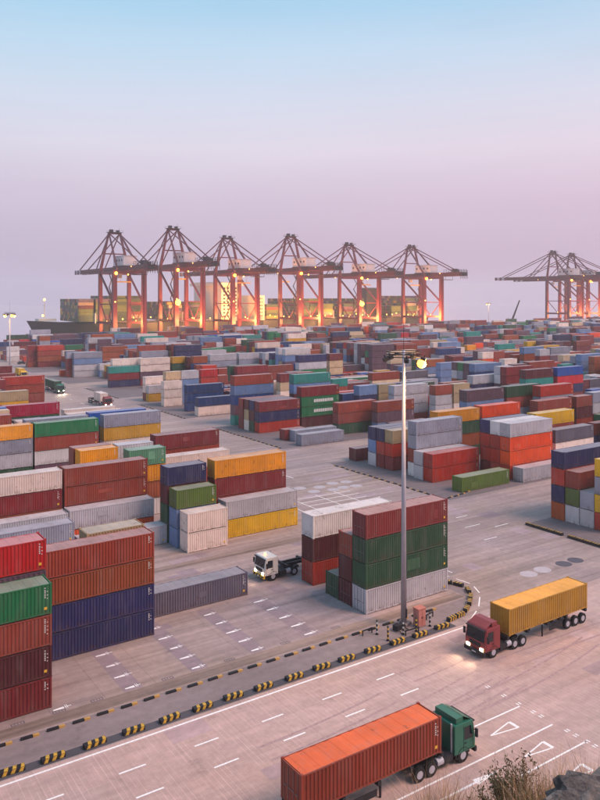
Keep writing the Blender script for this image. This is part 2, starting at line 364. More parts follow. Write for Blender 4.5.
# ------------------------------------------------------------------ kerb blocks
def striped_block(L, D, H, n):
    b = MB(); b.box(-L/2, L/2, 0, D, 0, H); me = b.mesh('kerb_block', M['black'])
    s = MB(); w = L/n*.48
    for k in range(n):
        x = -L/2 + L*(k+.22)/n; e = .004; t = w*.45
        s.quad((x,-e,.02),(x+w,-e,.02),(x+w+t,-e,H-.01),(x+t,-e,H-.01))
        s.quad((x+t,.01,H+e),(x+w+t,.01,H+e),(min(x+w+2*t,L/2),D-.02,H+e),(min(x+2*t,L/2-.02),D-.02,H+e))
    return me, s.mesh('stripe', M['yellow'])
def kerb(me, st, loc, rz, label, group):
    o = link('kerb_block', me, None, loc, 0, rz); tag(o, label, 'kerb block', group); link('stripe', st, o); return o
NTH = ['first','second','third','fourth','fifth','sixth','seventh','eighth','ninth','tenth','eleventh','twelfth','thirteenth','fourteenth','fifteenth','sixteenth','seventeenth','eighteenth','nineteenth','twentieth'] + ['twenty-'+w for w in ('first','second','third','fourth','fifth','sixth','seventh','eighth')]
kb, ks = striped_block(1.75, .46, .32, 3)
for k in range(-3, 15):
    x = 13.9 + 3.04*k
    if x > 57: continue
    kerb(kb, ks, (x+random.uniform(-.2,.2), 57.04+random.uniform(-.06,.1), .004), random.gauss(0, .05), 'yellow-striped black block along the road edge, %s from the mast end' % NTH[14-k], 'striped blocks along the near road')
kb2, ks2 = striped_block(1.25, .45, .38, 3)
nk = -1
for i in range(len(arc)-1):
    (xa, ya), (xb, yb) = arc[i], arc[i+1]; d = math.hypot(xb-xa, yb-ya); k = max(1, int(d/1.35))
    for j in range(k):
        t = (j+.5)/k; nk += 1; kerb(kb2, ks2, (xa+(xb-xa)*t, ya+(yb-ya)*t, .006), math.atan2(yb-ya, xb-xa), 'short striped block on the rounded island corner, %s from the road side' % NTH[nk], 'striped blocks round the island corner')
for k in range(13):
    kerb(kb2, ks2, (92.9, 75.4-1.3*k - (.9 if k > 4 else 0), .006), -math.pi/2+math.pi, 'striped block edging the pad of the navy-topped stack, %s from its far end' % NTH[k], 'striped blocks edging the right pad')
me_small = MB(); me_small.box(-.7, .2, 0, .24, 0, .16); me_small.mi = 1; me_small.box(.204, .68, 0, .24, 0, .16)
ms1 = me_small.mesh('kerbstone', [M['black'], mat('worn_yellow_paint', (190, 148, 84), .7)])
for k in range(-3, 22):
    o = link('kerbstone', ms1, None, (16.1+2.03*k, 60.95+random.uniform(-.05,.05), .004), 0, random.uniform(-.04,.04))
    tag(o, 'small kerbstone between island and stacks, %s from the mast end' % NTH[21-k], 'kerbstone', 'small kerbstones along the island')
def stones(x, ys, step, label, group):
    y = ys[0]; k = 0
    while y < ys[1]:
        o = link('kerbstone', ms1, None, (x+random.uniform(-.1,.1), y, .004), 0, math.pi/2+random.uniform(-.15,.15)); tag(o, label + ', ' + NTH[k] + ' from its near end', 'kerbstone', group); y += step; k += 1
stones(93.0, (97.5, 125), 1.75, 'small kerbstone edging the pad by the tan-topped stack', 'kerbstones of the first pad')
stones(93.4, (145.5, 177), 1.9, 'small kerbstone edging the pad by the low grey containers', 'kerbstones of the second pad')
for i in range(6):
    o = link('kerbstone', ms1, None, (94.4+1.7*i, 93.4+.28*i*i*.4, .006), 0, .3-.1*i); tag(o, 'small kerbstone on the rounded pad end, %s beside the lone green container' % NTH[i], 'kerbstone', 'kerbstones of the first pad end')
for y0 in (196, 247.5):
    stones(94.0, (y0, y0+32), 2.2, 'small kerbstone edging the %s pad from the road' % ('third' if y0 < 200 else 'fourth'), 'kerbstones of the far pads')

# ------------------------------------------------------------------ containers
PAL = {  # name: (word, sRGB)
 'maroon': ('maroon', (122,44,46)), 'dmaroon': ('dark maroon', (88,34,40)), 'brown': ('reddish brown', (142,66,54)), 'rust': ('rusty orange-brown', (152,78,50)),
 'red': ('bright red', (182,44,52)), 'brick': ('brick red', (176,62,50)), 'crimson': ('crimson', (156,24,66)), 'orange': ('orange', (226,88,40)), 'amber': ('orange-yellow', (226,150,46)),
 'yellow': ('yellow', (216,168,36)), 'mustard': ('mustard yellow', (196,148,56)), 'navy': ('navy blue', (46,46,86)), 'blue': ('blue', (36,82,158)), 'dblue': ('dark blue', (32,58,108)),
 'steel': ('steel blue', (112,134,172)), 'grey': ('grey', (150,150,164)), 'lgrey': ('light grey', (190,184,190)), 'dgrey': ('dark grey', (98,92,106)), 'white': ('white', (216,208,208)),
 'pink': ('pale pinkish white', (230,208,198)), 'green': ('green', (40,112,72)), 'dgreen': ('dark green', (44,78,56)), 'olive': ('olive green', (86,106,52)), 'sea': ('sea green', (92,142,112)),  # pink: white containers with warm lamp light tinted into the colour
 'teal': ('teal', (44,132,124)), 'tan': ('tan', (168,146,116)), 'purple': ('dusky purple', (98,70,84)), 'cream': ('cream', (208,180,150))}
POOL = ['maroon']*8+['brown']*8+['rust']*3+['dmaroon']*4+['brick']*3+['grey']*6+['lgrey']*4+['white']*2+['pink']*4+['steel']*5+['navy']*4+['dblue']*2+['green']*2+['teal']*2+['dgreen']*2+['tan']*2+['purple']*7+['orange']+['cream']+['red','mustard','blue','dgrey']
W = 2.40
C = []   # dict per container
def stack(x, y, L, cols, where, h=2.62, hand=True):
    L = 12.19 if L == 40 else 6.06
    z = .012
    for i, c in enumerate(cols):
        vis = hand and not c.startswith('_')
        c = c.lstrip('_')
        if c == '?': c = random.choice(POOL)
        C.append(dict(x=x, y=y, z=z, L=L, h=h, c=c, n=len(cols), i=i, where=where, hand=hand, vis=vis)); z += h
S = stack
r_ = lambda *a: ['_?' if v == '?' else v for v in a]
# near block, road side
S(6.6, 64.5, 40, ['maroon','dmaroon','brown','green'], 'stack right beside the striped road kerb', 2.60)
S(6.9, 67.2, 40, r_('?','?','?','?','red'), 'tall red-topped kerb stack', 2.66)
S(19.2, 72.5, 40, ['navy','navy','rust','brown'], 'brown and navy stack facing the slot marks', 2.60)
S(25.3, 75.0, 20, r_('?','?','?','tan'), 'short stack behind the brown and navy stack', 2.66)
S(32.3, 76.2, 40, ['dgrey'], 'on the bare ground in front of the white tractor')
S(52.2, 64.2, 40, ['lgrey','dgreen','dgreen','maroon'], 'stack behind the near light mast', 2.68)
S(52.2, 66.7, 40, ['dmaroon','dmaroon','brown'], 'narrow stack behind the mast stack', 2.64)
S(52.2, 69.2, 20, ['dgreen'], 'low between the two stacks by the mast')
S(52.2, 74.1, 40, ['brick','dmaroon','white'], 'white-topped stack beside the white tractor', 2.76)
# second block
S(45.0, 92.9, 20, ['pink','pink'], 'pale pair by the olive-topped stack')
S(44.6, 95.5, 20, ['steel','steel','olive'], 'olive-topped stack by the lane')
S(44.5, 98.3, 20, ['dgreen','dgreen','dmaroon','navy'], 'navy-topped stack behind the olive one')
S(32.3, 98.4, 40, ['lgrey'], 'on the ground left of the pale pair')
S(19.2, 97.9, 40, ['_?','grey'], 'stack behind the brown and navy stack', 2.62)
S(19.8, 102.4, 40, ['_?','lgrey'], 'pale stack behind the corrugated grey one')
S(19.9, 105.4, 40, ['_?','_?','maroon','pink'], 'pink over maroon stack')
S(52.1, 95.3, 40, ['yellow','lgrey'], 'grey over yellow pair')
S(51.7, 97.9, 40, ['_?','_?','maroon','amber'], 'stack behind the grey over yellow pair', 2.66)
S(32.4, 103.1, 40, ['orange','lgrey'], 'grey over orange pair in front of the browns')
S(32.5, 105.6, 40, ['_?','_?','brown','brown'], 'double brown stack')
S(44.5, 112.3, 20, ['white','rust','amber','sea'], 'sea-green topped stack')
S(44.6, 117.4, 20, r_('?','?','steel','lgrey'), 'grey-topped stack behind the sea-green one')
S(38.2, 116.4, 20, r_('?','?','?','amber'), 'stack topped yellow behind the double browns')
S(38.0, 119.0, 20, r_('?','?','?','brown'), 'brown-topped stack behind the small yellow one')
S(52.1, 116.4, 40, r_('?','?','pink'), 'pink-topped stack beside the roadway')
S(53.0, 121.8, 40, r_('?','?','?','maroon'), 'long maroon-topped stack beside the roadway')
# third block, left of the roadway
S(39.4, 146.0, 40, ['_?','white','brown','green'], 'green over brown stack')
S(26.8, 146.0, 40, ['_?','lgrey','grey','amber'], 'yellow over grey stack')
S(39.0, 151.0, 40, r_('?','?','?','grey'), 'grey-roofed stack behind the green one')
S(53.6, 148.6, 40, r_('?','pink','mustard','grey'), 'grey over mustard stack beside the roadway')
S(52.1, 152.8, 40, r_('?','?','?','blue'), 'stack behind the grey over mustard one')
S(39.9, 172.9, 40, r_('?','?','?','crimson'), 'crimson-topped stack')
S(53.2, 171.0, 40, r_('?','?','pink'), 'low stack beside the crimson one')
S(26.4, 160.0, 40, r_('?','?','?','brown'), 'stack behind the yellow over grey one')
S(40.0, 199.2, 40, r_('?','?','?','tan'), 'tan-topped stack behind the crimson one')
S(53.9, 234.4, 40, ['brown','brown','brown','brick'], 'all-brown stack by the far light mast')
# right of the roadway, near pad
S(98.8, 73.9, 40, ['rust','navy','brick','navy'], 'navy-topped stack on the striped pad')
S(98.9, 71.4, 40, ['lgrey','olive','brown'], 'three-high stack in front of the navy-topped one')
S(99.0, 68.9, 40, ['lgrey','grey'], 'two-high grey pair on the striped pad')
S(99.0, 66.4, 40, ['brick','yellow','grey','yellow'], 'yellow and grey stack on the striped pad')
# right first pad
S(98.4, 94.6, 40, ['olive'], 'alone in front of the double reds')
S(113.0, 93.4, 40, ['lgrey'], 'on the ground in front of the double oranges')
S(112.6, 96.1, 40, ['_?','orange','orange','lgrey'], 'double orange stack')
S(112.6, 98.6, 40, ['brick','brick','brick','white'], 'stack behind the double oranges')
S(112.6, 101.1, 40, ['maroon','brick','brick','navy'], 'navy-roofed stack two rows behind the oranges')
S(99.1, 102.6, 40, ['brick','brick'], 'double red pair')
S(98.9, 105.1, 40, ['lgrey','lgrey'], 'grey pair behind the double reds')
S(99.6, 107.5, 40, ['white','brown','grey','grey'], 'double grey stack behind the reds')
S(99.4, 114.0, 40, ['maroon','brick','tan'], 'tan-topped stack by the kerbstones')
S(99.3, 116.5, 40, ['maroon','brick','navy'], 'navy-topped row beside the tan one')
S(99.2, 119.0, 40, ['lgrey','steel','navy'], 'navy-topped row at the kerbstones')
S(98.8, 124.8, 20, ['dmaroon'], 'alone at the pad corner')
S(111.6, 114.0, 40, r_('?','?','dgreen','amber'), 'amber-topped stack behind the double greys')
S(125.6, 114.8, 40, r_('?','?','?','orange'), 'orange-topped stack in the first pad')
S(126.4, 101.2, 40, r_('?','?','?','yellow'), 'yellow-topped stack behind the oranges')
S(126.5, 96.6, 40, r_('?','pink','dgrey'), 'dark grey topped stack behind the navy one')
S(142.0, 113.2, 40, r_('?','?','?','brown'), 'brown-topped stack in the first pad')
S(156.0, 113.2, 20, r_('?','?','?','brown'), 'short brown-topped stack')
S(127.4, 121.0, 40, r_('?','?','?','steel','purple'), 'five-high purple-topped stack')
S(137.6+3.0, 121.0, 40, r_('?','?','?','?','dgreen'), 'five-high dark green topped stack')
S(148.0, 114.2+3, 40, r_('?','?','?','?','brick'), 'five-high red-topped stack')
# second pad
S(98.5, 144.4, 40, ['grey'], 'low at the front of the second pad')
S(100.2, 149.6, 40, ['grey'], 'low behind the first low grey one')
S(99.0, 152.1, 20, ['maroon'], 'low at the kerb of the second pad')
S(114.0, 151.0, 40, ['dgreen','brown','brown'], 'double brown stack on the second pad')
S(99.0, 163.8, 40, ['brick','navy','maroon'], 'striped-colour stack on the second pad')
S(98.9, 166.3, 40, ['dgreen','dmaroon','navy'], 'second row of the mixed stack')
S(98.8, 168.8, 40, ['pink','tan','dmaroon'], 'third row of the mixed stack')
S(98.6, 171.3, 40, ['maroon','maroon','maroon'], 'fourth row of the mixed stack')
S(112.6, 165.0, 40, ['_?','green','green','maroon'], 'double green stack with lettering bands')
S(99.7, 177.6, 40, r_('?','?','?','steel','brown'), 'brown over steel blue stack')
S(114.6, 171.6, 40, r_('?','?','dmaroon','steel','teal'), 'teal-topped stack')
S(144.0, 148.0, 20, ['_?','lgrey','lgrey','brown'], 'short brown over grey stack')
S(150.8, 148.0, 20, ['_?','_?','tan','tan'], 'short double tan stack')
S(134.6, 153.8, 40, ['_?','lgrey','lgrey','lgrey'], 'triple light grey stack')
S(171.0, 160.0, 40, r_('?','?','navy','lgrey'), 'grey over navy stack')
S(176.6, 145.0, 40, r_('?','?','?','teal','dmaroon'), 'maroon over teal stack')
S(190.2, 144.6, 40, r_('?','?','?','red','blue'), 'blue over red stack')
S(123.2, 147.0, 40, r_('?','?','brown'), 'brown stack beside the triple grey')
S(126.8, 158.8, 20, r_('?','?','navy','steel'), 'short steel blue topped stack')
S(133.5, 158.8, 20, r_('?','?','tan','tan'), 'short tan stack')
# third pad
S(98.8, 197.0, 40, ['pink','dblue'], 'low dark blue over pink pair')
S(100.0, 206.5, 40, ['dblue','dblue','dblue'], 'triple dark blue stack')
S(98.4, 219.6, 20, ['pink','pink','pink'], 'pale pink triple stack')
S(100.2, 222.2, 20, ['_?','_?','_?','cream'], 'cream-topped short stack')
S(105.4, 222.0, 20, ['steel','steel','steel','lgrey'], 'steel blue short stack')
S(112.6, 222.6, 20, ['brick','brick','brick','red'], 'red short stack')
S(98.8, 232.5, 20, ['mustard','lgrey'], 'short pair at the end of the third pad')
S(105.4, 232.6, 20, ['pink','dmaroon'], 'maroon over pink short pair')
S(98.8, 235.2, 40, ['maroon','pink','pink'], 'pale stack ending the third pad')
S(127.9, 226.0, 40, r_('?','?','maroon','maroon'), 'double maroon stack on the third pad')
S(126.9, 229.0, 40, r_('?','?','dgreen','dgreen'), 'double dark green stack on the third pad')
S(153.4, 226.5, 40, r_('?','?','?','lgrey','navy'), 'navy over grey stack')
S(167.0, 226.5, 20, r_('?','?','cream','cream','maroon'), 'short maroon over cream stack')
S(196.0, 226.0, 20, r_('?','?','?','cream','cream'), 'pale short stack far down the third pad')
S(203.0, 226.0, 20, r_('?','?','?','?','cream'), 'cream-topped short stack far down the third pad')
# fourth pad and beyond
S(102.0, 276.4, 40, ['navy','maroon','teal'], 'teal over maroon stack')
S(104.0, 279.0, 40, r_('?','navy','steel','pink'), 'pink-topped stack behind the teal one')
S(113.9, 276.0, 40, ['_?','purple','pink','pink'], 'double pink stack beside the teal one')
S(127.0, 275.6, 20, r_('?','dgreen','dgreen','mustard'), 'short mustard-topped stack')
S(102.4, 319.6, 40, ['lgrey','lgrey','steel','grey'], 'grey stack on the fifth pad')
S(100.2, 322.2, 40, ['brown','maroon','maroon','grey'], 'maroon stack behind the greys')
S(102.6, 374.9, 40, ['maroon','rust','brown','brick'], 'red-brown stack on the sixth pad')
S(98.6, 377.5, 40, ['brown','maroon','maroon','maroon'], 'maroon stack beside the red-brown one')
S(98.0, 415.0, 20, ['white','white','white'], 'all-white stack near the quay')
S(322.2, 263.8, 40, r_('?','?','?','yellow'), 'bright yellow topped stack far down the yard')
S(290.0, 270.0, 20, r_('?','?','?','orange'), 'short orange stack far down the yard')
S(276.0, 262.0, 20, r_('?','?','?','amber'), 'short amber stack far down the yard')
S(144.2, 277.0, 40, r_('?','?','grey','lgrey'), 'pale stack on the fourth pad')
S(157.6, 277.0, 40, r_('?','?','grey','lgrey'), 'second pale stack on the fourth pad')

fx, fy = math.sin(YAW), math.cos(YAW)
def proj(x, y, z):
    D = x*fx + y*fy; a = x*fy - y*fx
    return 300 + FOC*a/D, 296 + FOC*(CAM_H - z)/D, D
def corners(c):
    return [proj(c['x']+dx*c['L'], c['y']+dy*W, c['z']+dz*c['h']) for dx in (0,1) for dy in (0,1) for dz in (0,1)]
# the rest of the yard: a slot grid, filled unevenly, kept off the stacks placed above
hand = list(C)
ORD = ['first', 'second', 'third', 'fourth', 'fifth', 'sixth', 'seventh', 'eighth']
hand_bb = []
for c in hand:
    if c['vis']:
        # visible part of a placed container: its front face
        p = [proj(c['x'], c['y'], c['z']), proj(c['x']+c['L'], c['y'], c['z']), proj(c['x'], c['y'], c['z']+c['h']), proj(c['x']+c['L'], c['y'], c['z']+c['h'])]
        us = [q[0] for q in p]; vs = [q[1] for q in p]; hand_bb.append((min(us), max(us), min(vs), max(vs), min(q[2] for q in p)))
hand_bb = np.array(hand_bb)
def clear_of_hand(x, y, L, top):
    for c in hand:
        if x < c['x']+c['L']+.2 and x+L > c['x']-.2 and y < c['y']+W+.05 and y+W > c['y']-.05: return False
    return True
def hides_hand(x, y, L, z0, z1):
    p = [proj(x, y, z0), proj(x+L, y, z0), proj(x, y+W, z1), proj(x+L, y+W, z1), proj(x, y, z1), proj(x+L, y, z1)]
    u0, u1 = min(q[0] for q in p), max(q[0] for q in p); v0, v1 = min(q[1] for q in p), max(q[1] for q in p); d = min(q[2] for q in p)
    m = hand_bb[hand_bb[:,4] > d + .5]
    if not len(m): return False
    ov = np.clip(np.minimum(m[:,1], u1)-np.maximum(m[:,0], u0), 0, None)*np.clip(np.minimum(m[:,3], v1)-np.maximum(m[:,2], v0), 0, None)
    return bool((ov > .10*(m[:,1]-m[:,0])*(m[:,3]-m[:,2])).any())
rows = [0, 2.55, 5.1, 7.65, 10.2, 12.75, 17.8, 20.35, 22.9, 25.45, 28.0, 30.55]
rnd = random.Random(11)
for bi, y0 in enumerate(PAIR):
    for side in (0, 1):
        xs = [99.0+13.45*k for k in range(62)] if side else [66.0-12.19-13.0*k for k in range(4)]
        for ki, x in enumerate(xs):
            if side and bi == 0 and x < 140: continue
            if not side and bi < 1: continue
            if side and bi == 1 and x < 125: continue
            if side and bi in (2, 3) and x < 125 and bi*100+ki not in (): pass
            pr = proj(x+6, y0+15, 0)
            if pr[0] < -60 or pr[0] > 680 or pr[2] < 40: continue
            base = rnd.choice([2,3,3,4,4,4,5]); skip = rnd.random()
            for ri, dy in enumerate(rows):
                y = y0+dy
                n = max(0, min(5, base + rnd.choice([-2,-1,0,0,0,1])))
                if rnd.random() < .09: n = 0
                if ri in (0, 1) and rnd.random() < .4: n = min(n, 1)
                if side and ki == 0: n = min(n, rnd.choice([0,1,2,3]))
                twenty = rnd.random() < .22
                for half in ((0, 1) if twenty else (0,)):
                    xx = x + (6.3*half if twenty else 0); L = 6.06 if twenty else 12.19
                    if not clear_of_hand(xx, y, L, n): continue
                    k = n - (rnd.choice([0,0,1]) if twenty else 0)
                    while k > 0 and hides_hand(xx, y, L, 0, k*2.62): k -= 1
                    if k <= 0: continue
                    cols = [rnd.choice(POOL) for _ in range(k)]
                    if rnd.random() < .35: cols = [cols[0]]*k
                    stack(xx, y, 20 if twenty else 40, cols, None, rnd.choice([2.60, 2.66, 2.74]), False)
                    for c in C[-k:]: c['block'] = (bi, side); c['slot'] = ki

# which containers does the picture show, and how large: a small depth buffer
ZW, ZH = 600, 800
def rank():
    zb = np.zeros((ZH//2, ZW//2)); ib = -np.ones((ZH//2, ZW//2), int)
    for ci, c in enumerate(C):
        x0, x1, y0, y1, z0, z1 = c['x'], c['x']+c['L'], c['y'], c['y']+W, c['z'], c['z']+c['h']
        for q in (((x0,y0,z0),(x1,y0,z0),(x1,y0,z1),(x0,y0,z1)), ((x0,y1,z0),(x0,y0,z0),(x0,y0,z1),(x0,y1,z1)), ((x0,y0,z1),(x1,y0,z1),(x1,y1,z1),(x0,y1,z1))):
            p = [proj(*v) for v in q]
            us = [a[0]/2 for a in p]; vs = [a[1]/2 for a in p]
            u0, u1 = max(0, math.floor(min(us))), min(ZW//2-1, math.ceil(max(us))); v0, v1 = max(0, math.floor(min(vs))), min(ZH//2-1, math.ceil(max(vs)))
            if u1 < u0 or v1 < v0: continue
            gu, gv = np.meshgrid(np.arange(u0, u1+1)+.5, np.arange(v0, v1+1)+.5)
            ins = np.ones(gu.shape, bool)
            for i in range(4):
                j = (i+1) % 4; ins &= ((us[j]-us[i])*(gv-vs[i]) - (vs[j]-vs[i])*(gu-us[i])) <= 1e-9
            if not ins.any(): continue
            A = np.array([[us[k], vs[k], 1] for k in range(3)])
            try: k3 = np.linalg.solve(A, np.array([1/p[k][2] for k in range(3)]))
            except np.linalg.LinAlgError: continue
            d = k3[0]*gu + k3[1]*gv + k3[2]
            sub = zb[v0:v1+1, u0:u1+1]; si = ib[v0:v1+1, u0:u1+1]
            w = ins & (d > sub); sub[w] = d[w]; si[w] = ci
    cnt = np.bincount(ib[ib >= 0], minlength=len(C))
    for c, k in zip(C, cnt): c['px'] = int(k)*4
rank()

# container shapes
def corr(b, x0, x1, y, z0, z1, pitch, depth, sgn, axis='x'):
    n = max(2, int((x1-x0)/pitch)); p = (x1-x0)/n; prof = []
    for k in range(n):
        xa = x0+k*p; prof += [(xa, 0), (xa+p*.32, 0), (xa+p*.5, depth), (xa+p*.82, depth)]
    prof.append((x1, 0))
    n0 = len(b.v)
    for z in (z0, z1):
        for q, d in prof:
            b.v.append((q, y+sgn*d, z) if axis == 'x' else (y+sgn*d, q, z))
    m = len(prof)
    for k in range(m-1):
        f = (n0+k, n0+k+1, n0+m+k+1, n0+m+k)
        b.f.append(f if (sgn > 0) == (axis == 'x') else f[::-1]); b.m.append(b.mi)
H0 = 2.62
def container_parts(L, pitch):
    hw, hl = W/2, L/2; out = {}
    f = MB(); P = .14; z0, z1 = .05, H0-.05
    for sx in (-1, 1):
        for sy in (-1, 1):
            xa, xb = sorted((sx*hl, sx*(hl-P))); ya, yb = sorted((sy*hw, sy*(hw-P))); f.box(xa, xb, ya, yb, z0, z1)
            for zc in (0, H0-.12):
                xa, xb = sorted((sx*(hl+.006), sx*(hl-.18))); ya, yb = sorted((sy*(hw+.006), sy*(hw-.165))); f.box(xa, xb, ya, yb, zc, zc+.12)
    for sy in (-1, 1):
        ya, yb = sorted((sy*(hw-.005), sy*(hw-.09))); f.box(-hl+P, hl-P, ya, yb, .06, .18); f.box(-hl+P, hl-P, ya, yb, H0-.15, H0-.06)
    for sx in (-1, 1):
        xa, xb = sorted((sx*(hl-.005), sx*(hl-.09))); f.box(xa, xb, -hw+P, hw-P, .06, .18); f.box(xa, xb, -hw+P, hw-P, H0-.16, H0-.06)
    out['frame'] = f.mesh('frame', M['paint'])
    for nm, sg in (('side_wall', 1), ('side_wall_b', -1)):
        s = MB(); corr(s, -hl+P, hl-P, -sg*(hw-.012), .17, H0-.13, pitch, .06, sg); out[nm] = s.mesh('side_wall', M['paint'])
    e = MB(); corr(e, -hw+P, hw-P, hl-.02, .17, H0-.15, pitch*.9, .045, -1, 'y'); out['end_wall'] = e.mesh('end_wall', M['paint'])
    r = MB(); n = int(L/1.1); 
    prof = []
    for k in range(n):
        xa = -hl+.16+(L-.32)*k/n; p = (L-.32)/n; prof += [(xa, -.085), (xa+p*.3, -.085), (xa+p*.4, -.062), (xa+p*.9, -.062)]
    prof.append((hl-.16, -.085))
    for (xa, za), (xb, zb) in zip(prof[:-1], prof[1:]): r.quad((xa, -hw+.085, H0+za), (xb, -hw+.085, H0+zb), (xb, hw-.085, H0+zb), (xa, hw-.085, H0+za))
    out['roof'] = r.mesh('roof', M['roof'])
    for nm, sg in (('door', -1), ('door_b', 1)):
        d = MB(); ya, yb = sorted((sg*.015, sg*(hw-P-.01))); d.box(-hl+.015, -hl+.06, ya, yb, .19, H0-.17)
        for zz in (.72, 1.3, 1.9): d.box(-hl+.008, -hl+.016, ya+.04, yb-.04, zz, zz+.06)
        out[nm] = d.mesh('door', M['paint'])
        q = MB()
        for t in (.3, .75):
            yy = sg*(hw-P)*t; q.tube((-hl-.012, yy, .1), (-hl-.012, yy, H0-.1), .02, n=6); q.box(-hl-.03, -hl+.0, min(yy, yy-sg*.3), max(yy, yy-sg*.3), 1.08, 1.13)
        out[nm+'_bar'] = q.mesh('locking_bar', M['rust_bar'])
    s = MB(); s.box(-hl+.1, hl-.1, -hw+.1, hw-.1, .06, .14); out['floor'] = s.mesh('underframe', M['dark'])
    return out
PARTS = {12.19: container_parts(12.19, .30), 6.06: container_parts(6.06, .30)}
def simple_mesh(L):
    b = MB(); hw, hl = W/2, L/2
    for sg in (1, -1): corr(b, -hl+.1, hl-.1, -sg*(hw-.01), .15, H0-.12, .42, .05, sg)
    for sx in (-1, 1):
        for sy in (-1, 1):
            xa, xb = sorted((sx*hl, sx*(hl-.12))); ya, yb = sorted((sy*hw, sy*(hw-.12))); b.box(xa, xb, ya, yb, 0, H0-.005)
    for sy in (-1, 1):
        ya, yb = sorted((sy*hw, sy*(hw-.07))); b.box(-hl+.12, hl-.12, ya, yb, .06, .16); b.box(-hl+.12, hl-.12, ya, yb, H0-.13, H0-.06)
    b.box(-hl+.02, -hl+.06, -hw+.12, hw-.12, .05, H0-.06); b.box(hl-.06, hl-.02, -hw+.12, hw-.12, .05, H0-.06)
    b.mi = 1; b.quad((-hl+.05, -hw+.06, H0-.065), (hl-.05, -hw+.06, H0-.065), (hl-.05, hw-.06, H0-.065), (-hl+.05, hw-.06, H0-.065))
    return b.mesh('container', [M['paint'], M['roof']])
SIMPLE = {12.19: simple_mesh(12.19), 6.06: simple_mesh(6.06)}
def marking(L, seed):
    r = random.Random(seed); b = MB(); y = -W/2-.003; x = L/2-.62
    z = 2.3
    for k in range(r.randint(5, 8)):
        b.quad((x, y, z-.09), (x+.11, y, z-.09), (x+.11, y, z), (x, y, z)); z -= r.choice([.13, .15, .2])
        if k % 2: b.quad((x+.2, y, z-.04), (x+.2+r.uniform(.08,.2), y, z-.04), (x+.28, y, z+.03), (x+.2, y, z+.03))
    b.mi = 1
    if seed % 2: b.quad((x-.02, y, .45), (x+.22, y, .45), (x+.22, y, .68), (x-.02, y, .68))
    return b.mesh('marking', [M['mark_w'], M['mark_y']])
MARKS = {L: [marking(L, k) for k in range(4)] for L in (12.19, 6.06)}
def band(L):
    b = MB(); x = -L*.18
    for k in range(9): b.quad((x, -W/2-.004, 1.05), (x+L*.05, -W/2-.004, 1.05), (x+L*.05, -W/2-.004, 1.85), (x, -W/2-.004, 1.85)); x += L*.058
    return b.mesh('lettering_band', M['mark_w'])
BAND = band(12.19)
TIER = ['bottom tier', 'second tier', 'third tier', 'fourth tier', 'fifth tier']
def colour_of(c):
    r = random.uniform(.82, 1.08); k = lin(PAL[c['c']][1]); g = sum(k)/3; d = random.uniform(-.22, 0)
    return tuple(max(.006, min(.85, (v*(1-d)+g*d)*r)) for v in k)
def label_of(c):
    word = PAL[c['c']][0]; size = 'long' if c['L'] > 10 else 'short'
    if c['n'] == 1: pos = ''
    else: pos = 'top' if c['i'] == c['n']-1 else TIER[c['i']]
    if c['where']:
        if c['n'] == 1: lab = f"{word} {size} container {c['where']}"
        else: lab = f"{word} {size} container, {pos} of the {c['where']}"
        grp = 'containers stacked in the yard'
    else:
        bi, side = c['block']; yard = ('beyond' if side else 'before') + ' the central roadway'
        lab = f"{word} {size} container, {'single' if not pos else pos}, {ORD[bi]} block row, {NTH[c['slot']] if c['slot'] < len(NTH) else 'far'} slot {yard.split()[0]} the roadway"
        grp = f"containers in the {ORD[bi]} block row, {NTH[c['slot']] if c['slot'] < len(NTH) else 'far'} slot {yard.split()[0]} the roadway"
    if len(lab.split()) > 16: lab = lab.replace(' in front of the ', ' before the ').replace(' long container', ' container').replace(' short container', ' container')
    return lab, grp
order = sorted(range(len(C)), key=lambda i: -C[i]['px'])
N_IND = 296
ind = set(i for i in order[:N_IND] if C[i]['px'] > 0)
NEAR_PX = 330
for i, c in enumerate(C):
    c['col'] = colour_of(c)
    if i not in ind: continue
    lab, grp = label_of(c)
    loc = (c['x']+c['L']/2, c['y']+W/2, c['z']); sz = c['h']/H0; L = c['L']; col = (*c['col'], 1)
    if c['px'] >= NEAR_PX:
        root = thing('shipping_container', lab, 'container', loc, 0, grp); root.scale = (1, 1, sz)
        P = PARTS[L]; flip = random.random() < .5
        for nm, key in (('frame','frame'), ('side_wall','side_wall'), ('side_wall','side_wall_b'), ('end_wall','end_wall'), ('roof','roof'), ('door','door'), ('door','door_b'), ('underframe','floor')):
            o = link(nm, P[key], root); o.color = col
            if flip and nm in ('end_wall', 'door'): o.rotation_euler[2] = math.pi
            if nm == 'door': link('locking_bar', P[key+'_bar'], o)
        link('marking', random.choice(MARKS[L]), root)['kind'] = 'stuff'
        if random.random() < .35:
            w, h = random.uniform(.5, 2.2), random.uniform(.4, 1.3); px = random.uniform(-L/2+.5, L/2-w-1.2); pz = random.uniform(.3, 2.2-h)
            pb = MB(); pb.box(px, px+w, -W/2-.002, -W/2+.02, pz, pz+h); o = pb.build('repair_patch', M['paint'], root)
            f = random.uniform(.72, 1.25); o.color = (*[min(.85, v*f) for v in c['col']], 1)
        if c['where'] and 'lettering' in c['where'] and c['c'] == 'green': link('lettering_band', BAND, root)
    else:
        o = link('shipping_container', SIMPLE[L], None, loc); o.scale = (1, 1, sz); o.color = col; tag(o, lab, 'container', grp)
        if c['where'] and 'lettering' in c['where'] and c['c'] == 'green': link('lettering_band', BAND, o)
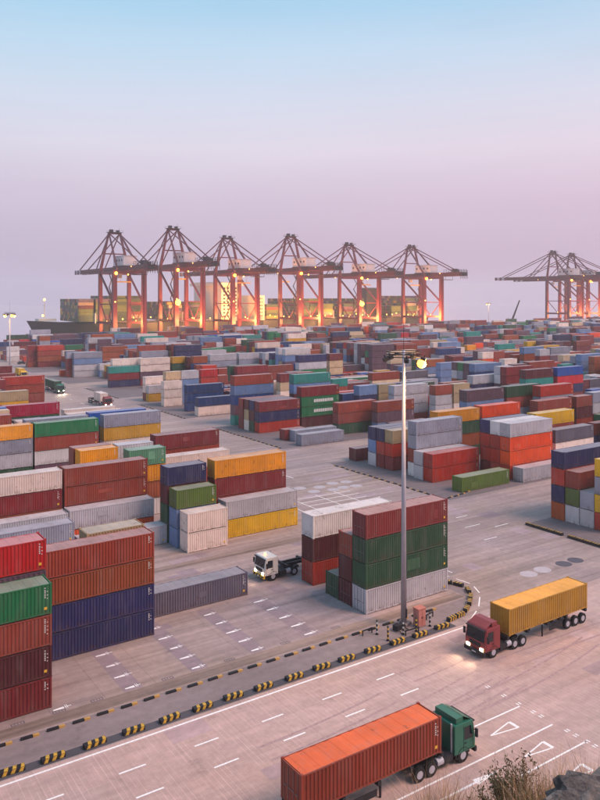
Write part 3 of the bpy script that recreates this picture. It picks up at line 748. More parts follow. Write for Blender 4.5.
# the rest, past the count that can be picked apart: one mass
far_v, far_f, far_m, far_c = [], [], [], []
def far_box(x0, x1, y0, y1, z0, z1, col):
    n = len(far_v)
    far_v.extend([(x0,y0,z0),(x1,y0,z0),(x1,y1,z0),(x0,y1,z0),(x0,y0,z1),(x1,y0,z1),(x1,y1,z1),(x0,y1,z1)])
    for q, m in (((4,5,6,7),1),((0,1,5,4),0),((1,2,6,5),0),((2,3,7,6),0),((3,0,4,7),0)):
        far_f.append(tuple(n+i for i in q)); far_m.append(m); far_c.extend([(*col, 1)]*4)
for i, c in enumerate(C):
    if i in ind: continue
    far_box(c['x']+.02, c['x']+c['L']-.02, c['y']+.02, c['y']+W-.02, c['z']+.03, c['z']+c['h']-.03, c['col'])

# ------------------------------------------------------------------ light masts
def light(name, loc, watts, color, r=.3, parent=None, spot=None):
    d = bpy.data.lights.new(name, 'SPOT' if spot else 'POINT'); d.energy = watts; d.color = color; d.shadow_soft_size = r
    o = bpy.data.objects.new(name, d); COL.objects.link(o); o.location = loc
    if parent: o.parent = parent
    if spot:
        d.spot_size = spot[1]; d.spot_blend = .8; o.rotation_euler = Vector(spot[0]).to_track_quat('-Z', 'Y').to_euler()
    return o
SOD = (1.0, .52, .16); WARM = (1.0, .66, .34)
def light_mast(loc, label, lit, watts):
    t = thing('light_mast', label, 'light mast', loc, rad(20), 'yard light masts')
    b = MB(); b.tube((0,0,.3), (0,0,28.6), .31, .15, 16); p = smooth_side(b.build('pole', M['steel'], t))
    b = MB(); b.box(-.6, .6, -.6, .6, 0, .3); b.build('base', M['island'], t, None, .03)
    b = MB(); b.box(-.12, .12, -.36, -.30, .8, 1.7); b.build('hatch', M['dark'], p)
    b = MB(); n = 20; R = 1.8
    for k in range(n):
        a, c = 2*math.pi*k/n, 2*math.pi*(k+1)/n
        for z in (28.0, 28.5): b.bar((R*math.cos(a), R*math.sin(a), z), (R*math.cos(c), R*math.sin(c), z), .08)
    for k in range(6):
        a = 2*math.pi*k/6; b.bar((0, 0, 28.2), (R*math.cos(a), R*math.sin(a), 28.2), .1)
    b.build('head_ring', M['dark'], t)
    b = MB(); b.tube((0,0,28.6), (0,0,33), .03, .012, 6); b.build('lightning_rod', M['dark'], t)
    for k in range(10):
        if k % 2 and k not in lit: continue
        a = 2*math.pi*k/10; x, y = (R+.25)*math.cos(a), (R+.25)*math.sin(a)
        f = MB(); f.box(-.26, .26, -.24, .2, -.2, .16); f.box(-.05, .05, -.05, .05, .2, .5)
        o = f.build('floodlight', M['dark'], t, (x, y, 27.75)); o.rotation_euler = (0, rad(22), a)
        g = MB(); g.quad((-.22,-.2,-.206), (-.22,.16,-.206), (.22,.16,-.206), (.22,-.2,-.206))
        g.build('lamp_lens', M['bulb2'] if k in lit else M['glass'], o)
        if k in lit:
            q = MB(); q.ball((0, 0, -.5), .48); q.build('lamp_bulb', M['bulb2'], o)
            light('mast_lamp', (x*1.25, y*1.25, 27.0), watts/len(lit), SOD, .3, t)
    return t
def smooth_side(o): return smooth(o)
light_mast((53.9, 60.1, .008), 'tall grey light mast with one lit lamp among striped bollards', (8,), 5000)
light_mast((66.9, 280.0, .004), 'light mast with lit lamps beyond the all-brown stack', (1, 5, 8), 2500)
light_mast((492.0, 443.0, .004), 'distant lit light mast between the two crane groups', (2, 6), 2500)

# ------------------------------------------------------------------ bollards, cabinet, plant at the mast foot
for i, (x, y) in enumerate(((50.1,59.9),(50.1,58.2),(52.3,58.4),(53.9,58.2),(55.9,58.3))):
    t = thing('striped_bollard', 'thin black %s-banded post at the mast foot, %s along from the tractor side' % ('yellow' if i % 2 else 'white', NTH[i]), 'bollard', (x, y, .006), 0, 'posts round the mast foot')
    b = MB(); b.tube((0,0,0), (0,0,1.45), .09, n=10); smooth(b.build('post', M['black'], t))
    for z in (.28, .72, 1.16):
        b = MB(); b.tube((0,0,z-.09), (0,0,z+.09), .095, n=10); b.build('band', M['mark_y' if i % 2 else 'mark_w'], t)
    b = MB(); b.tube((0,0,0), (0,0,.04), .18, n=10); b.build('foot', M['dark'], t)
for (xa, ya), (xb, yb) in (((48.6,60.4),(50.0,60.5)), ((52.2,58.0),(54.0,57.9)), ((56.6,59.6),(57.9,59.9))):
    t = thing('guard_rail', 'low dark rail %s' % ('by the kerbstones short of the mast' if xa < 50 else 'in front of the pink cabinet' if xa < 55 else 'behind the pink cabinet'), 'guard rail', (xa, ya, .006), 0, 'low rails at the mast')
    b = MB(); b.bar((0,0,.5), (xb-xa, yb-ya, .5), .1); b.build('rail', M['dark'], t)
    for k in (0.04, .96):
        b = MB(); b.bar(((xb-xa)*k, (yb-ya)*k, 0), ((xb-xa)*k, (yb-ya)*k, .46), .09); b.build('leg', M['dark'], t)
t = thing('control_cabinet', 'pink electrical cabinet standing beside the near light mast', 'cabinet', (55.0, 58.9, .006))
b = MB(); b.box(-.5, .5, -.4, .4, .12, 1.9); b.build('body', M['cabinet'], t, None, .02)
b = MB(); b.box(-.54, .54, -.46, .44, 1.9, 1.98); b.build('roof', M['cabinet'], t)
b = MB(); b.box(-.5, .5, -.4, .4, 0, .12); b.build('plinth', M['island'], t)
for s_ in (-1, 1):
    b = MB(); x0, x1 = sorted((s_*.02, s_*.46)); b.box(x0, x1, -.42, -.402, .2, 1.82); d_ = b.build('door', M['cabinet'], t)
    b = MB(); b.box(s_*.08-.02, s_*.08+.02, -.45, -.42, .95, 1.15); b.build('handle', M['dark'], d_)
t = thing('junction_box', 'dark junction boxes and pipes at the foot of the near light mast', 'junction box', (52.7, 59.5, .006), rad(12))
b = MB(); b.box(-.7, .1, -.3, .3, .05, .62); b.build('housing', M['dark'], t, None, .04)
b = MB(); b.box(.2, .75, -.25, .35, .05, .45); b.build('housing', M['rubber'], t, None, .04)
b = MB(); b.box(-.8, .85, -.4, .45, 0, .05); b.build('slab', M['island'], t)
for k in range(3):
    b = MB(); b.tube((-.5+.5*k, -.32, .2), (-.6+.6*k, -.8, .04), .05, n=8); b.build('pipe', M['dark'], t)

# ------------------------------------------------------------------ vehicles
def wheel_mesh(r, w):
    b = MB(); b.tube((0,-w/2,0), (0,w/2,0), r, n=20); t = b.mesh('wheel', M['rubber'])
    b = MB(); b.tube((0,-w/2-.015,0), (0,w/2+.015,0), r*.55, n=14); return t, b.mesh('rim', M['steel'])
WT, WR = wheel_mesh(.52, .32)
def wheel(x, y, parent, r=.52):
    o = link('wheel', WT, parent, (x, y, r)); o.scale = (r/.52, 1, r/.52); link('rim', WR, o); return o
def tractor(label, loc, rz, cabm, trailer, group=None, big=False, name='container_truck', beacon=False, beams=900):
    """front of the vehicle towards +x; origin on the ground under the front axle"""
    t = thing(name, label, 'truck', loc, rz, group)
    Wd = 1.24
    c = MB(); ch = 2.9 if big else 2.85
    cl = 2.1 if big else 1.9
    # cab: side profile extruded
    prof = [(-cl+1.2, .75), (1.22, .75), (1.25, 1.55), (1.02, ch-.12), (.9, ch), (-cl+1.25, ch), (-cl+1.2, ch-.1)]
    n = len(prof)
    for y in (-Wd, Wd): c.v += [(x, y, z) for x, z in prof]
    c.f.append(tuple(range(n))); c.f.append(tuple(reversed(range(n, 2*n))))
    for i in range(n): j = (i+1) % n; c.f.append((i, n+i, n+j, j))
    c.m = [0]*len(c.f)
    cab = c.build('cab', cabm, t, None, .05)
    w = MB(); e = .012
    def sl(z): return 1.25 + (1.02-1.25)*(z-1.55)/(ch-.12-1.55)
    w.quad((sl(1.65)+e, -Wd+.12, 1.65), (sl(1.65)+e, Wd-.12, 1.65), (sl(ch-.25)+e, Wd-.16, ch-.25), (sl(ch-.25)+e, -Wd+.16, ch-.25)); w.build('windscreen', M['glass'], cab)
    for s_ in (-1, 1):
        w = MB(); q = [(.95, s_*(Wd+e), 1.62), (.1, s_*(Wd+e), 1.62), (.1, s_*(Wd+e), ch-.35), (.78, s_*(Wd+e), ch-.35)]; w.quad(*(q if s_ > 0 else q[::-1])); w.build('side_window', M['glass'], cab)
        w = MB(); w.box(1.2, 1.29, s_*.85-.2, s_*.85+.2, .82, 1.06); w.build('headlight', M['head'], cab)
        w = MB(); w.box(1.0, 1.14, s_*(Wd+.28)-.1, s_*(Wd+.28)+.1, 1.7, 2.3); w.bar((.95, s_*Wd, 2.2), (1.05, s_*(Wd+.2), 2.2), .04); w.build('mirror', M['dark'], cab)
        if beams: light('headlamp_beam', (1.5, s_*.85, .95), beams, (1, .80, .52), .12, t, ((1, 0, -.28), rad(75)))
    w = MB(); w.box(1.16, 1.4, -Wd-.02, Wd+.02, .42, .80); bm = w.build('bumper', M['dark'] if big else M['yellow'], t, None, .03)
    w = MB(); w.box(1.252, 1.27, -.7, .7, 1.12, 1.5); w.build('grille', M['dark'], cab)
    if big: w = MB(); w.quad((.9, -Wd+.1, ch+.004), (.9, Wd-.1, ch+.004), (.1, Wd-.15, ch+.42), (.1, -Wd+.15, ch+.42)); w.box(-.6, .1, -Wd+.15, Wd-.15, ch+.004, ch+.40); w.build('roof_deflector', cabm, cab)
    if beacon:
        w = MB(); w.tube((.4,0,ch), (.4,0,ch+.25), .12, n=10); w.build('beacon', M['bulb'], cab)
        for k in range(4):
            w = MB(); y = -1.1+.6*k; w.quad((1.404, y, .44), (1.404, y+.25, .44), (1.404, y+.45, .78), (1.404, y+.2, .78)); w.build('hazard_stripe', M['black'], bm)
    for s_ in (-1, 1):
        y0_, y1_ = sorted((s_*(Wd+.004), s_*(Wd+.016)))
        w = MB()
        for xx in (.02, 1.0): w.box(xx-.012, xx+.012, y0_, y1_, .9, ch-.25)
        w.box(.02, 1.0, y0_, y1_, .885, .905); w.build('door_seam', M['dark'], cab)
        w = MB(); y0_, y1_ = sorted((s_*(Wd+.02), s_*(Wd+.07))); w.box(.1, .3, y0_, y1_, 1.38, 1.43); w.build('door_handle', M['dark'], cab)
        w = MB(); w.box(1.2, 1.295, s_*1.14-.05, s_*1.14+.05, .84, 1.04); w.build('indicator', M['mark_y'], cab)
        w = MB()
        for q_ in range(6):
            a0, a1 = math.pi*q_/6, math.pi*(q_+1)/6; w.bar((.62*math.cos(a0), s_*1.13, .52+.62*math.sin(a0)), (.62*math.cos(a1), s_*1.13, .52+.62*math.sin(a1)), .26, .03)
        w.build('mudguard', M['dark'], t)
        w = MB(); w.box(-.75, -.2, s_*1.08-.14, s_*1.08+.14, .42, .47); w.box(-.75, -.2, s_*1.08-.14, s_*1.08+.14, .72, .77); w.build('step', M['dark'], t)
        w = MB(); w.tube((-2.55, s_*.95, .72), (-1.95, s_*.95, .72), .28, n=14); w.build('fuel_tank', M['steel'], t)
    w = MB(); w.box(1.402, 1.41, -.26, .26, .5, .62); w.build('number_plate', M['mark_w'], bm)
    w = MB(); w.box(1.06, 1.24, -Wd+.06, Wd-.06, ch-.22, ch-.14); w.build('sun_visor', M['dark'], cab)
    w = MB(); w.bar((sl(1.68)+.03, -.5, 1.68), (sl(2.15)+.03, -.1, 2.15), .03); w.bar((sl(1.68)+.03, .4, 1.68), (sl(2.15)+.03, .8, 2.15), .03); w.build('wiper', M['rubber'], cab)
    w = MB(); w.tube((-.95, -.95, .9), (-.95, -.95, ch+.1), .07, n=8); w.build('exhaust_stack', M['steel'], t)
    k = MB(); k.box(-4.2, .9, -.5, .5, .62, .88); k.tube((-3.0,0,.9), (-3.0,0,1.12), .55, n=16)
    k.box(-1.9, -1.0, .55, 1.15, .45, .95); k.box(-1.9, -1.0, -1.15, -.55, .45, .95); k.build('chassis', M['dark'], t)
    for s_ in (-1, 1): wheel(0, s_*1.05, t); wheel(-3.1, s_*1.0, t)
    if big:
        for s_ in (-1, 1): wheel(-4.25, s_*1.0, t)
    if trailer:
        k = MB()
        for y in (-.45, .45): k.bar((-2.0, y, 1.28), (-14.4, y, 1.28), .22, .34)
        for x in (-2.1, -5, -8, -11, -14.2): k.box(x-.12, x+.12, -1.2, 1.2, 1.14, 1.44)
        k.build('trailer_bed', M['dark'], t)
        for x in ((-11.2, -12.5, -13.7) if big else (-12.0, -13.3)):
            for s_ in (-1, 1): wheel(x, s_*1.02, t)
        for s_ in (-1, 1):
            k = MB(); k.box(-14.5, -14.42, s_*.9-.16, s_*.9+.16, 1.1, 1.25); k.build('tail_light', M['tail'], t)
            k = MB(); k.bar((-7.6, s_*.8, 0), (-7.6, s_*.8, 1.14), .12); k.build('support_leg', M['dark'], t)
        if big:
            for s_ in (-1, 1):
                k = MB(); k.box(-10.2, -8.2, s_*1.18-.02, s_*1.18+.02, .55, 1.0); k.build('side_guard', M['dark'], t)
    return t
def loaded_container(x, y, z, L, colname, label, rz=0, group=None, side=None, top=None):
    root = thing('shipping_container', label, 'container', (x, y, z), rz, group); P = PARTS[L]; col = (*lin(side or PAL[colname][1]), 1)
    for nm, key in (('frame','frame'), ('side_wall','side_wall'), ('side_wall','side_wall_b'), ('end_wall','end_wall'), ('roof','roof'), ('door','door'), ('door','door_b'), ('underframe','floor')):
        o = link(nm, P[key], root); o.color = (*lin(top), 1) if top and nm == 'roof' else col  # top colour carries the light on the roof, painted brighter than the sides
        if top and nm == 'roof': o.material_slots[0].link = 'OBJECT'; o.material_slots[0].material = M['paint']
        if nm == 'door': link('locking_bar', P[key+'_bar'], o)
    link('marking', MARKS[L][1], root)['kind'] = 'stuff'
    return root
RG = 'trucks on the near road'
tractor('green-cabbed truck hauling the orange container along the near road', (41.6, 41.1, .006), 0, M['greencab'], True, RG, True, beams=0)
loaded_container(33.3, 41.1, 1.455, 12.19, 'orange', 'orange container riding on the green-cabbed truck', side=(140, 54, 34), top=(226, 100, 48))  # shaded side and lit roof put into two orange tones
tractor('red-cabbed truck with headlights on hauling the yellow container', (56.0, 51.0, .006), math.pi, M['redcab'], True, RG, True, beams=260)
loaded_container(56.0+8.3, 51.0, 1.455, 12.19, 'mustard', 'mustard yellow container riding on the red-cabbed truck', math.pi, side=(180, 132, 40), top=(232, 164, 66))  # roof painted lighter than the sides to show light from above
tractor('white yard tractor with yellow bumper towing an empty trailer', (49.2, 79.4, .012), math.pi, M['white'], True, None, False, 'yard_tractor', True, beams=120)
tractor('truck with lit headlights carrying the pale container down the roadway', (83.6, 229.0, .012), -math.pi/2, M['redcab'], True, 'trucks on the central roadway', True, beams=900)
loaded_container(83.6, 229.0+5.6, 1.455, 6.06, 'pink', 'pale pink container riding on a truck down the roadway', -math.pi/2)
tractor('dark green truck with lit headlights coming down the central roadway', (81.8, 271.0, .012), -math.pi/2, M['greencab'], True, 'trucks on the central roadway', True, beams=900)
loaded_container(81.8, 271.0+8.3, 1.455, 12.19, 'dgreen', 'dark green container riding on the green truck', -math.pi/2)
tractor('yellow-cabbed truck behind the all-brown stack', (83.6, 327.0, .012), -math.pi/2, M['yelcab'], True, 'trucks on the central roadway', True, beams=900)
loaded_container(83.6, 327.0+5.6, 1.455, 6.06, 'yellow', 'yellow container riding on the yellow-cabbed truck', -math.pi/2)
# parked car and site cabin by the quay
def car(label, loc, rz, m):
    t = thing('parked_car', label, 'car', loc, rz)
    b = MB(); prof = [(-2.1,.35),(2.1,.35),(2.15,.75),(1.2,.92),(.6,1.42),(-1.0,1.45),(-1.7,.98),(-2.15,.9)]; n = len(prof)
    for y in (-.85, .85): b.v += [(x, y*(1 if z < 1 else .85), z) for x, z in prof]
    b.f.append(tuple(range(n))); b.f.append(tuple(reversed(range(n, 2*n))))
    for i in range(n): j = (i+1) % n; b.f.append((i, n+i, n+j, j))
    b.m = [0]*len(b.f); b.build('body', m, t, None, .05)
    b = MB(); b.quad((1.17,-.7,.96), (1.17,.7,.96), (.64,.62,1.39), (.64,-.62,1.39)); b.build('windscreen', M['glass'], t)
    for x in (-1.3, 1.3):
        for s_ in (-1, 1): wheel(x, s_*.8, t, .33)
car('dark parked car beside the white containers near the quay', (101.0, 398.0, .006), rad(10), M['dark'])
# ------------------------------------------------------------------ quay cranes
def ladder(b, a, c, w=.9): b.bar(a, c, w, .25)
def make_crane(label):
    t = thing('quay_crane', label, 'crane', (0,0,0), 0, 'red quay cranes along the berth')
    X, G, ZB = 11.6, 30.0, 52.0
    for sx in (-1, 1):
        for y, wd in ((0, 3.7), (G, 3.1)):
            b = MB(); b.bar((sx*X, y, 3.5), (sx*X, y, ZB+1.5), wd*.9, wd, wd*.8, wd*.85); b.build('leg', M['crane'], t)
            b = MB()
            for k in range(4):
                xx = sx*X - 3.3 + 2.2*k; b.box(xx-.9, xx+.9, y-.45, y+.45, .5, 1.5)
            b.box(sx*X-3.6, sx*X+3.6, y-.5, y+.5, 1.5, 2.3); b.box(sx*X-1, sx*X+1, y-.6, y+.6, 2.3, 3.5); bg = b.build('bogie', M['crane'], t)
            for k in range(8):
                xx = sx*X - 3.8 + 1.08*k; w = MB(); w.tube((xx, y-.25, .4), (xx, y+.25, .4), .4, n=10); w.build('rail_wheel', M['dark'], bg)
        b = MB(); b.bar((sx*X, 1.3, 14), (sx*X, G-1.2, 14), 1.3, 1.8); b.build('portal_beam', M['crane'], t)
        b = MB(); b.bar((sx*X, 1.3, 28), (sx*X, G-1.2, 28), .6, .7); b.build('mid_tie', M['crane'], t)
        b = MB(); b.bar((sx*X, 1.1, ZB), (sx*X, G-1, ZB), 1.3, 1.8); b.build('top_beam', M['crane'], t)
        b = MB(); b.bar((sx*X, G-1.5, 50), (sx*X, 1.6, 29), 1.2); b.build('diagonal_brace', M['crane'], t)
        b = MB(); b.bar((sx*X, 1.1, 5.2), (sx*X, G-1, 5.2), .8, 1.0); b.build('lower_tie', M['crane'], t)
        b = MB(); b.bar((sx*X, 1.6, 27.6), (sx*X, G/2-.4, 14.9), .6); b.bar((sx*X, G-1.6, 27.6), (sx*X, G/2+.4, 14.9), .6); b.build('knee_brace', M['crane'], t)
        # apex tower
        b = MB(); b.bar((sx*X, G, ZB+1.5), (sx*4.6, G+1, 83), 1.9, 1.9, 1.3, 1.3); b.build('tower_leg', M['crane'], t)
        b = MB(); b.bar((sx*X*.75, 2, ZB+2.5), (sx*4.6, G, 82.4), 1.3, 1.3, 1.0, 1.0); b.build('tower_backstay', M['crane'], t)
        for k, (y, r) in enumerate(((62, .42), (104, .42))):
            b = MB(); b.bar((sx*4.2, G+1.5, 82.6), (sx*3.4, y, 56.2), .7); b.build('fore_stay', M['crane'], t)
        b = MB(); b.bar((sx*4.2, G, 82.6), (sx*3.4, -34, 56), .7); b.build('back_stay', M['crane'], t)
        # boom girder
        b = MB(); b.bar((sx*3.4, -41, 54.8), (sx*3.4, 115, 54.4), 1.5, 3.6); b.build('boom_girder', M['crane'], t)
        b = MB(); b.bar((sx*4.7, -41, 54.2), (sx*4.7, 114, 53.8), .9, .12)
        for k in range(39): b.bar((sx*5.1, -40+4*k, 54.2), (sx*5.1, -40+4*k, 55.4), .09)
        b.bar((sx*5.1, -40, 55.4), (sx*5.1, 113, 55.2), .09); b.build('walkway', M['dark'], t)
    for y in (0, G):
        b = MB(); b.bar((-X+1, y, 3.9), (X-1, y, 3.9), 1.5, 2.0); b.build('sill_beam', M['crane'], t)
        b = MB(); b.bar((-X+.9, y, ZB), (X-.9, y, ZB), 1.5, 2.2); b.build('portal_header', M['crane'], t)
    b = MB()
    for y in (-40, -24, -8, 40, 56, 72, 88, 104, 114): b.bar((-2.9, y, 54.6), (2.9, y, 54.6), .7, 1.2)
    b.build('boom_cross_tie', M['crane'], t)
    b = MB(); b.bar((-5.4, G+.5, 83), (5.4, G+.5, 83), 1.4, 1.2); b.bar((-8.1, G+.5, 67), (8.1, G+.5, 67), .7, .9); b.build('tower_header', M['crane'], t)
    b = MB(); b.box(-5.8, 5.8, G-2.6, G+3.6, 83.7, 83.95)
    for x in (-5.6, -2.8, 0, 2.8, 5.6):
        for y in (G-2.5, G+3.5): b.bar((x, y, 83.9), (x, y, 85.3), .12)
    for y in (G-2.5, G+3.5): b.bar((-5.6, y, 85.2), (5.6, y, 85.2), .12)
    b.box(-4, -1.6, G-1, G+1.4, 84, 86); b.box(1.4, 3.4, G-1, G+1, 84, 85.6); b.tube((3.6, G, 84), (3.6, G, 87.6), .09, n=5); b.build('apex_platform', M['dark'], t)
    h = MB(); h.box(-5.2, 5.2, -1.5, 19.5, 57.0, 64.0); hs = h.build('machinery_house', M['crane_grey'], t, None, .15)
    h = MB(); h.box(-5.5, 5.5, -1.8, 19.8, 64.02, 64.5); h.build('house_roof', M['steel'], hs)
    for y in (2, 7, 12, 17):
        h = MB(); h.box(-5.26, -5.21, y-1, y+1, 60.2, 61.8); h.build('louvre', M['dark'], hs)
    h = MB(); h.box(-5.6, 5.6, -2, 20, 56.4, 56.98); h.build('house_deck', M['dark'], t)
    h = MB(); h.box(-4.8, 4.8, -36, -24, 56.4, 56.8); h.box(-3.2, -.4, -34, -29, 56.8, 59.8); h.box(1.0, 3.6, -32, -27, 56.8, 58.8); h.box(-4.6, 4.6, -41, -39.6, 53, 55.5)
    for k in range(7):
        for sx in (-4.7, 4.7): h.bar((sx, -40+3.4*k, 56.4), (sx, -40+3.4*k, 59.2), .22)
    for sx in (-4.7, 4.7): h.bar((sx, -40, 59.2), (sx, -19.6, 59.2), .22); h.bar((sx, -40, 57.8), (sx, -19.6, 57.8), .18)
    for k in range(6): h.bar((-4.4+1.76*k, -41.2, 50.5), (-4.4+1.76*k, -41.2, 58.5), .3)
    h.box(-5.0, 5.0, -22, -17, 49.5, 50); h.bar((-4.8,-22,50), (-4.8,-22,54), .2); h.bar((4.8,-22,50), (4.8,-22,54), .2)
    h.build('rear_platform', M['dark'], t)
    for y in (100, 107.5):
        for sx in (-1, 1): h = MB(); h.bar((sx*3.4, y, 54.45), (sx*3.4, y+4, 54.44), 1.58, 3.68); h.build('warning_band', M['crane_grey'], t)
    h = MB(); h.box(-3.4, 3.4, 9, 15, 51.4, 53.0); tr = h.build('trolley', M['dark'], t)
    h = MB(); h.box(-2.6, .2, 15.4, 18.4, 47.8, 51.2); cb = h.build('operator_cabin', M['crane_grey'], tr)
    h = MB(); h.box(-2.4, 0, 18.41, 18.46, 48.2, 50.6); h.build('cabin_window', M['glass'], cb)
    h = MB(); h.box(-6, 6, 11.2, 12.8, 44.6, 45.5); 
    for x in (-2.6, 2.6):
        for y in (10.4, 13.6): h.bar((x, y, 51.4), (x*.9, 12, 45.5), .1)
    h.build('spreader', M['yellow'], tr)
    h = MB(); h.box(X+1.3, X+3.3, -1.3, 1.3, 4, ZB); h.bar((X+2.3, 0, 4), (X+2.3, 0, ZB), .2)
    h2 = MB(); z = 4.5
    for k in range(9):                                                     # zig-zag stair on the landside leg
        y0, y1 = (2, 6.5) if k % 2 == 0 else (6.5, 2); h2.bar((-X-1.6, y0, z), (-X-1.6, y1, z+5), .8, .15); h2.box(-X-2.1, -X-.9, min(y0,y1)-.8+ (4.5 if y1 > y0 else 0), min(y0,y1)+.6+(4.5 if y1 > y0 else 0), z+4.95, z+5.1); z += 5.2
    h2.build('stair', M['dark'], t)
    h = MB(); h.bar((X, -2.0, 4), (X, -2.0, ZB), 1.3, 1.3); h.build('lift_shaft', M['crane'], t)
    lamp = MB(); lamp.ball((0,0,0), .55); lm = lamp.mesh('lamp', M['bulb'])
    for p in ((-3.9, -14, 55.9), (3.9, -20, 55.9), (-X, -1.7, 30), (X, G/2, 15.2), (-X, G/2, 15.2), (0, 2.4, 50.4), (0, 52, 53)): link('lamp', lm, t, p)
    return t
crane0 = None
YL = 545.0
def crane_x(u): 
    a = (u-300)/FOC; D = YL/(fy - fx*a); return D*(fx + fy*a) + 11.6
CR = [(114.4, 'quay crane over the ship bow, first from the bow'), (176.0, 'second quay crane counted from the ship bow'), (232.7, 'third quay crane from the bow, before the lit ship tower'),
      (299.0, 'fourth quay crane counted from the ship bow'), (359.4, 'fifth quay crane counted from the ship bow'), (424.0, 'quay crane over the ship stern, sixth from the bow'),
      (569.0, 'quay crane apart from the ship beyond the distant mast'), (588.0, 'last quay crane, farthest along the berth from the ship')]
crane_xs = []
for i, (u, lab) in enumerate(CR):
    x = crane_x(u); crane_xs.append(x)
    if crane0 is None: crane0 = o = make_crane(lab)
    else: o = copy_tree(crane0); o['label'] = lab
    o.location = (x, YL, .01); o.scale = (1, 1, (1, 1.065, 1, 1.05, .99, 1, 1.02, 1)[i])
    shift = (0, 8, -10, 30, -6, 14, -14, 40)[i]
    for ch in o.children:
        if ch.name.startswith('trolley'): ch.location.y = shift
    big = MB(); big.ball((0,0,0), 2.2 if i in (1, 4) else 1.2)
    if i < 6 or i == 7:
        big.build('floodlamp', M['bulb2'], o, (-11.6, -3.6, 27.5 if i in (1, 4) else 51.0))
    light('crane_floodlight', (0, 12, 14), 52000 if i < 6 else 14000, (1, .38, .10), 1.0, o)
    light('crane_floodlight', (-3, -14, 13), 46000 if i < 6 else 8000, (1, .38, .11), 1.0, o)

# ------------------------------------------------------------------ the ship
SX0, SX1, SY0, BM = 161.0, 566.0, 592.0, 58.0
ship = thing('container_ship', 'dark green container ship moored behind the red quay cranes', 'ship', (SX0, SY0+BM/2, -3.2))
LN = SX1-SX0
def hull_section(s):
    # s 0..1 from bow; returns half-beam at deck, half-beam at waterline, deck z
    k = min(1, s/.13); deck = (BM/2)*(1-(1-k)**2.2); k2 = min(1, s/.2); wl = (BM/2)*(1-(1-k2)**1.7)
    if s > .93: wl *= 1-(s-.93)*4
    dz = 15.6 + 2.4*max(0, 1-s/.09)
    return max(deck, .4), max(wl, .2), dz
hb = MB(); secs = [0, .01, .02, .035, .05, .07, .09, .11, .14, .18, .25, .4, .6, .8, .93, 1.0]; rings = []
for s in secs:
    dk, wl, dz = hull_section(s); rake = 13*max(0, 1-s/.08); x = s*LN
    ring = []
    for sg in (1, -1):
        pts = [(x+rake*.0, dk, dz), (x+rake*.45, dk*.5+wl*.5, 7.5), (x+rake*.95, wl, 0.2), (x+rake, wl*.9, -2.2)]
        if sg < 0: pts = pts[::-1]
        ring += [(a, sg*-1*c, z) for a, c, z in pts]
    rings.append(ring)
n0 = len(hb.v)
for r in rings: hb.v += r
for i in range(len(rings)-1):
    for j in range(7):
        a = n0+i*8+j; q = (a, a+1, a+9, a+8); hb.f.append(q); hb.m.append(1 if j in (2, 3, 4) else 0)
for i in range(len(rings)-1):                                              # deck plating
    a = n0+i*8; hb.f.append((a, a+8, a+15, a+7)); hb.m.append(0)
hb.f.append(tuple(n0+i for i in range(8))); hb.m.append(0); hb.f.append(tuple(n0+(len(rings)-1)*8+i for i in range(8))[::-1]); hb.m.append(0)
hull = hb.build('hull', [M['hull'], M['hullred']], ship)
b = MB()
for k in range(60):
    s = .12+.87*k/59; dk, _, dz = hull_section(s); b.bar((s*LN, -dk+.3, dz), (s*LN, -dk+.3, dz+1.2), .12)
b.bar((.12*LN, -BM/2+.3, 16.8), (LN*.99, -BM/2+.3, 16.8), .12); b.build('deck_rail', M['shipwhite'], ship)
b = MB(); b.bar((14, 0, 18), (14, 0, 34), .9, .9, .5, .5); b.bar((14, -3, 30), (14, 3, 30), .4); b.box(8, 22, -5, 5, 17.6, 19.4); b.build('bow_mast', M['shipwhite'], ship)
b = MB(); b.ball((14, 0, 34.6), 1.0); b.ball((11, -6, 22), .9); b.build('mast_lamp', M['bulb'], ship)
# accommodation tower: lit by deck floods
TX = 92
def tower(x0, x1, z1, nm):
    b = MB(); b.box(x0, x1, -BM/2+2, BM/2-2, 15.65, z1); tw = b.build(nm, M['shipwhite'], ship)
    z = 19
    while z < z1-2:
        for k in range(4):
            w = MB(); xx = x0+1.5+k*(x1-x0-3)/4; w.box(xx, xx+(x1-x0-3)/4*.6, -BM/2+1.93, -BM/2+1.995, z, z+1.3); w.build('window', M['glass'], tw)
        d = MB(); d.box(x0-.8, x1+.8, -BM/2+1.2, -BM/2+1.99, z-1.0, z-.75); d.build('deck_gallery', M['shipwhite'], tw)
        z += 3.1
    return tw
def ux(u, Y=SY0+3):
    a = (u-300)/FOC; D = Y/(fy-fx*a); return D*(fx+fy*a) - SX0
tw = tower(ux(221), ux(239), 50, 'accommodation_tower')
b = MB(); b.box(ux(221)-3, ux(239)+3, -BM/2-.5, BM/2+.5, 46.5, 49.0); b.build('bridge_wing', M['shipwhite'], tw)
b = MB(); b.tube((ux(230), 0, 50), (ux(230), 0, 60), .6, .3, 8); b.bar((ux(230), -4, 56), (ux(230), 4, 56), .4); b.build('radar_mast', M['shipwhite'], tw)
tw2 = tower(ux(254), ux(264), 38, 'engine_casing')
b = MB(); b.box(ux(378)-0, ux(388), -8, 8, 15.65, 46); b.build('funnel', M['hull'], ship)
for u0 in (219, 252):
    for z in (24, 38): light('ship_floodlight', (ux(u0+6), -BM/2-9, z), 4500, (1, .62, .16), .8, ship)
lampm = MB(); lampm.ball((0,0,0), .55); lampm = lampm.mesh('deck_lamp', M['bulb'])
for k in range(46):
    s = .13+.86*k/45
    if random.random() < .85: link('deck_lamp', lampm, ship, (s*LN+random.uniform(-2,2), -BM/2+.6, random.choice([18.2, 18.8, 20.0])))
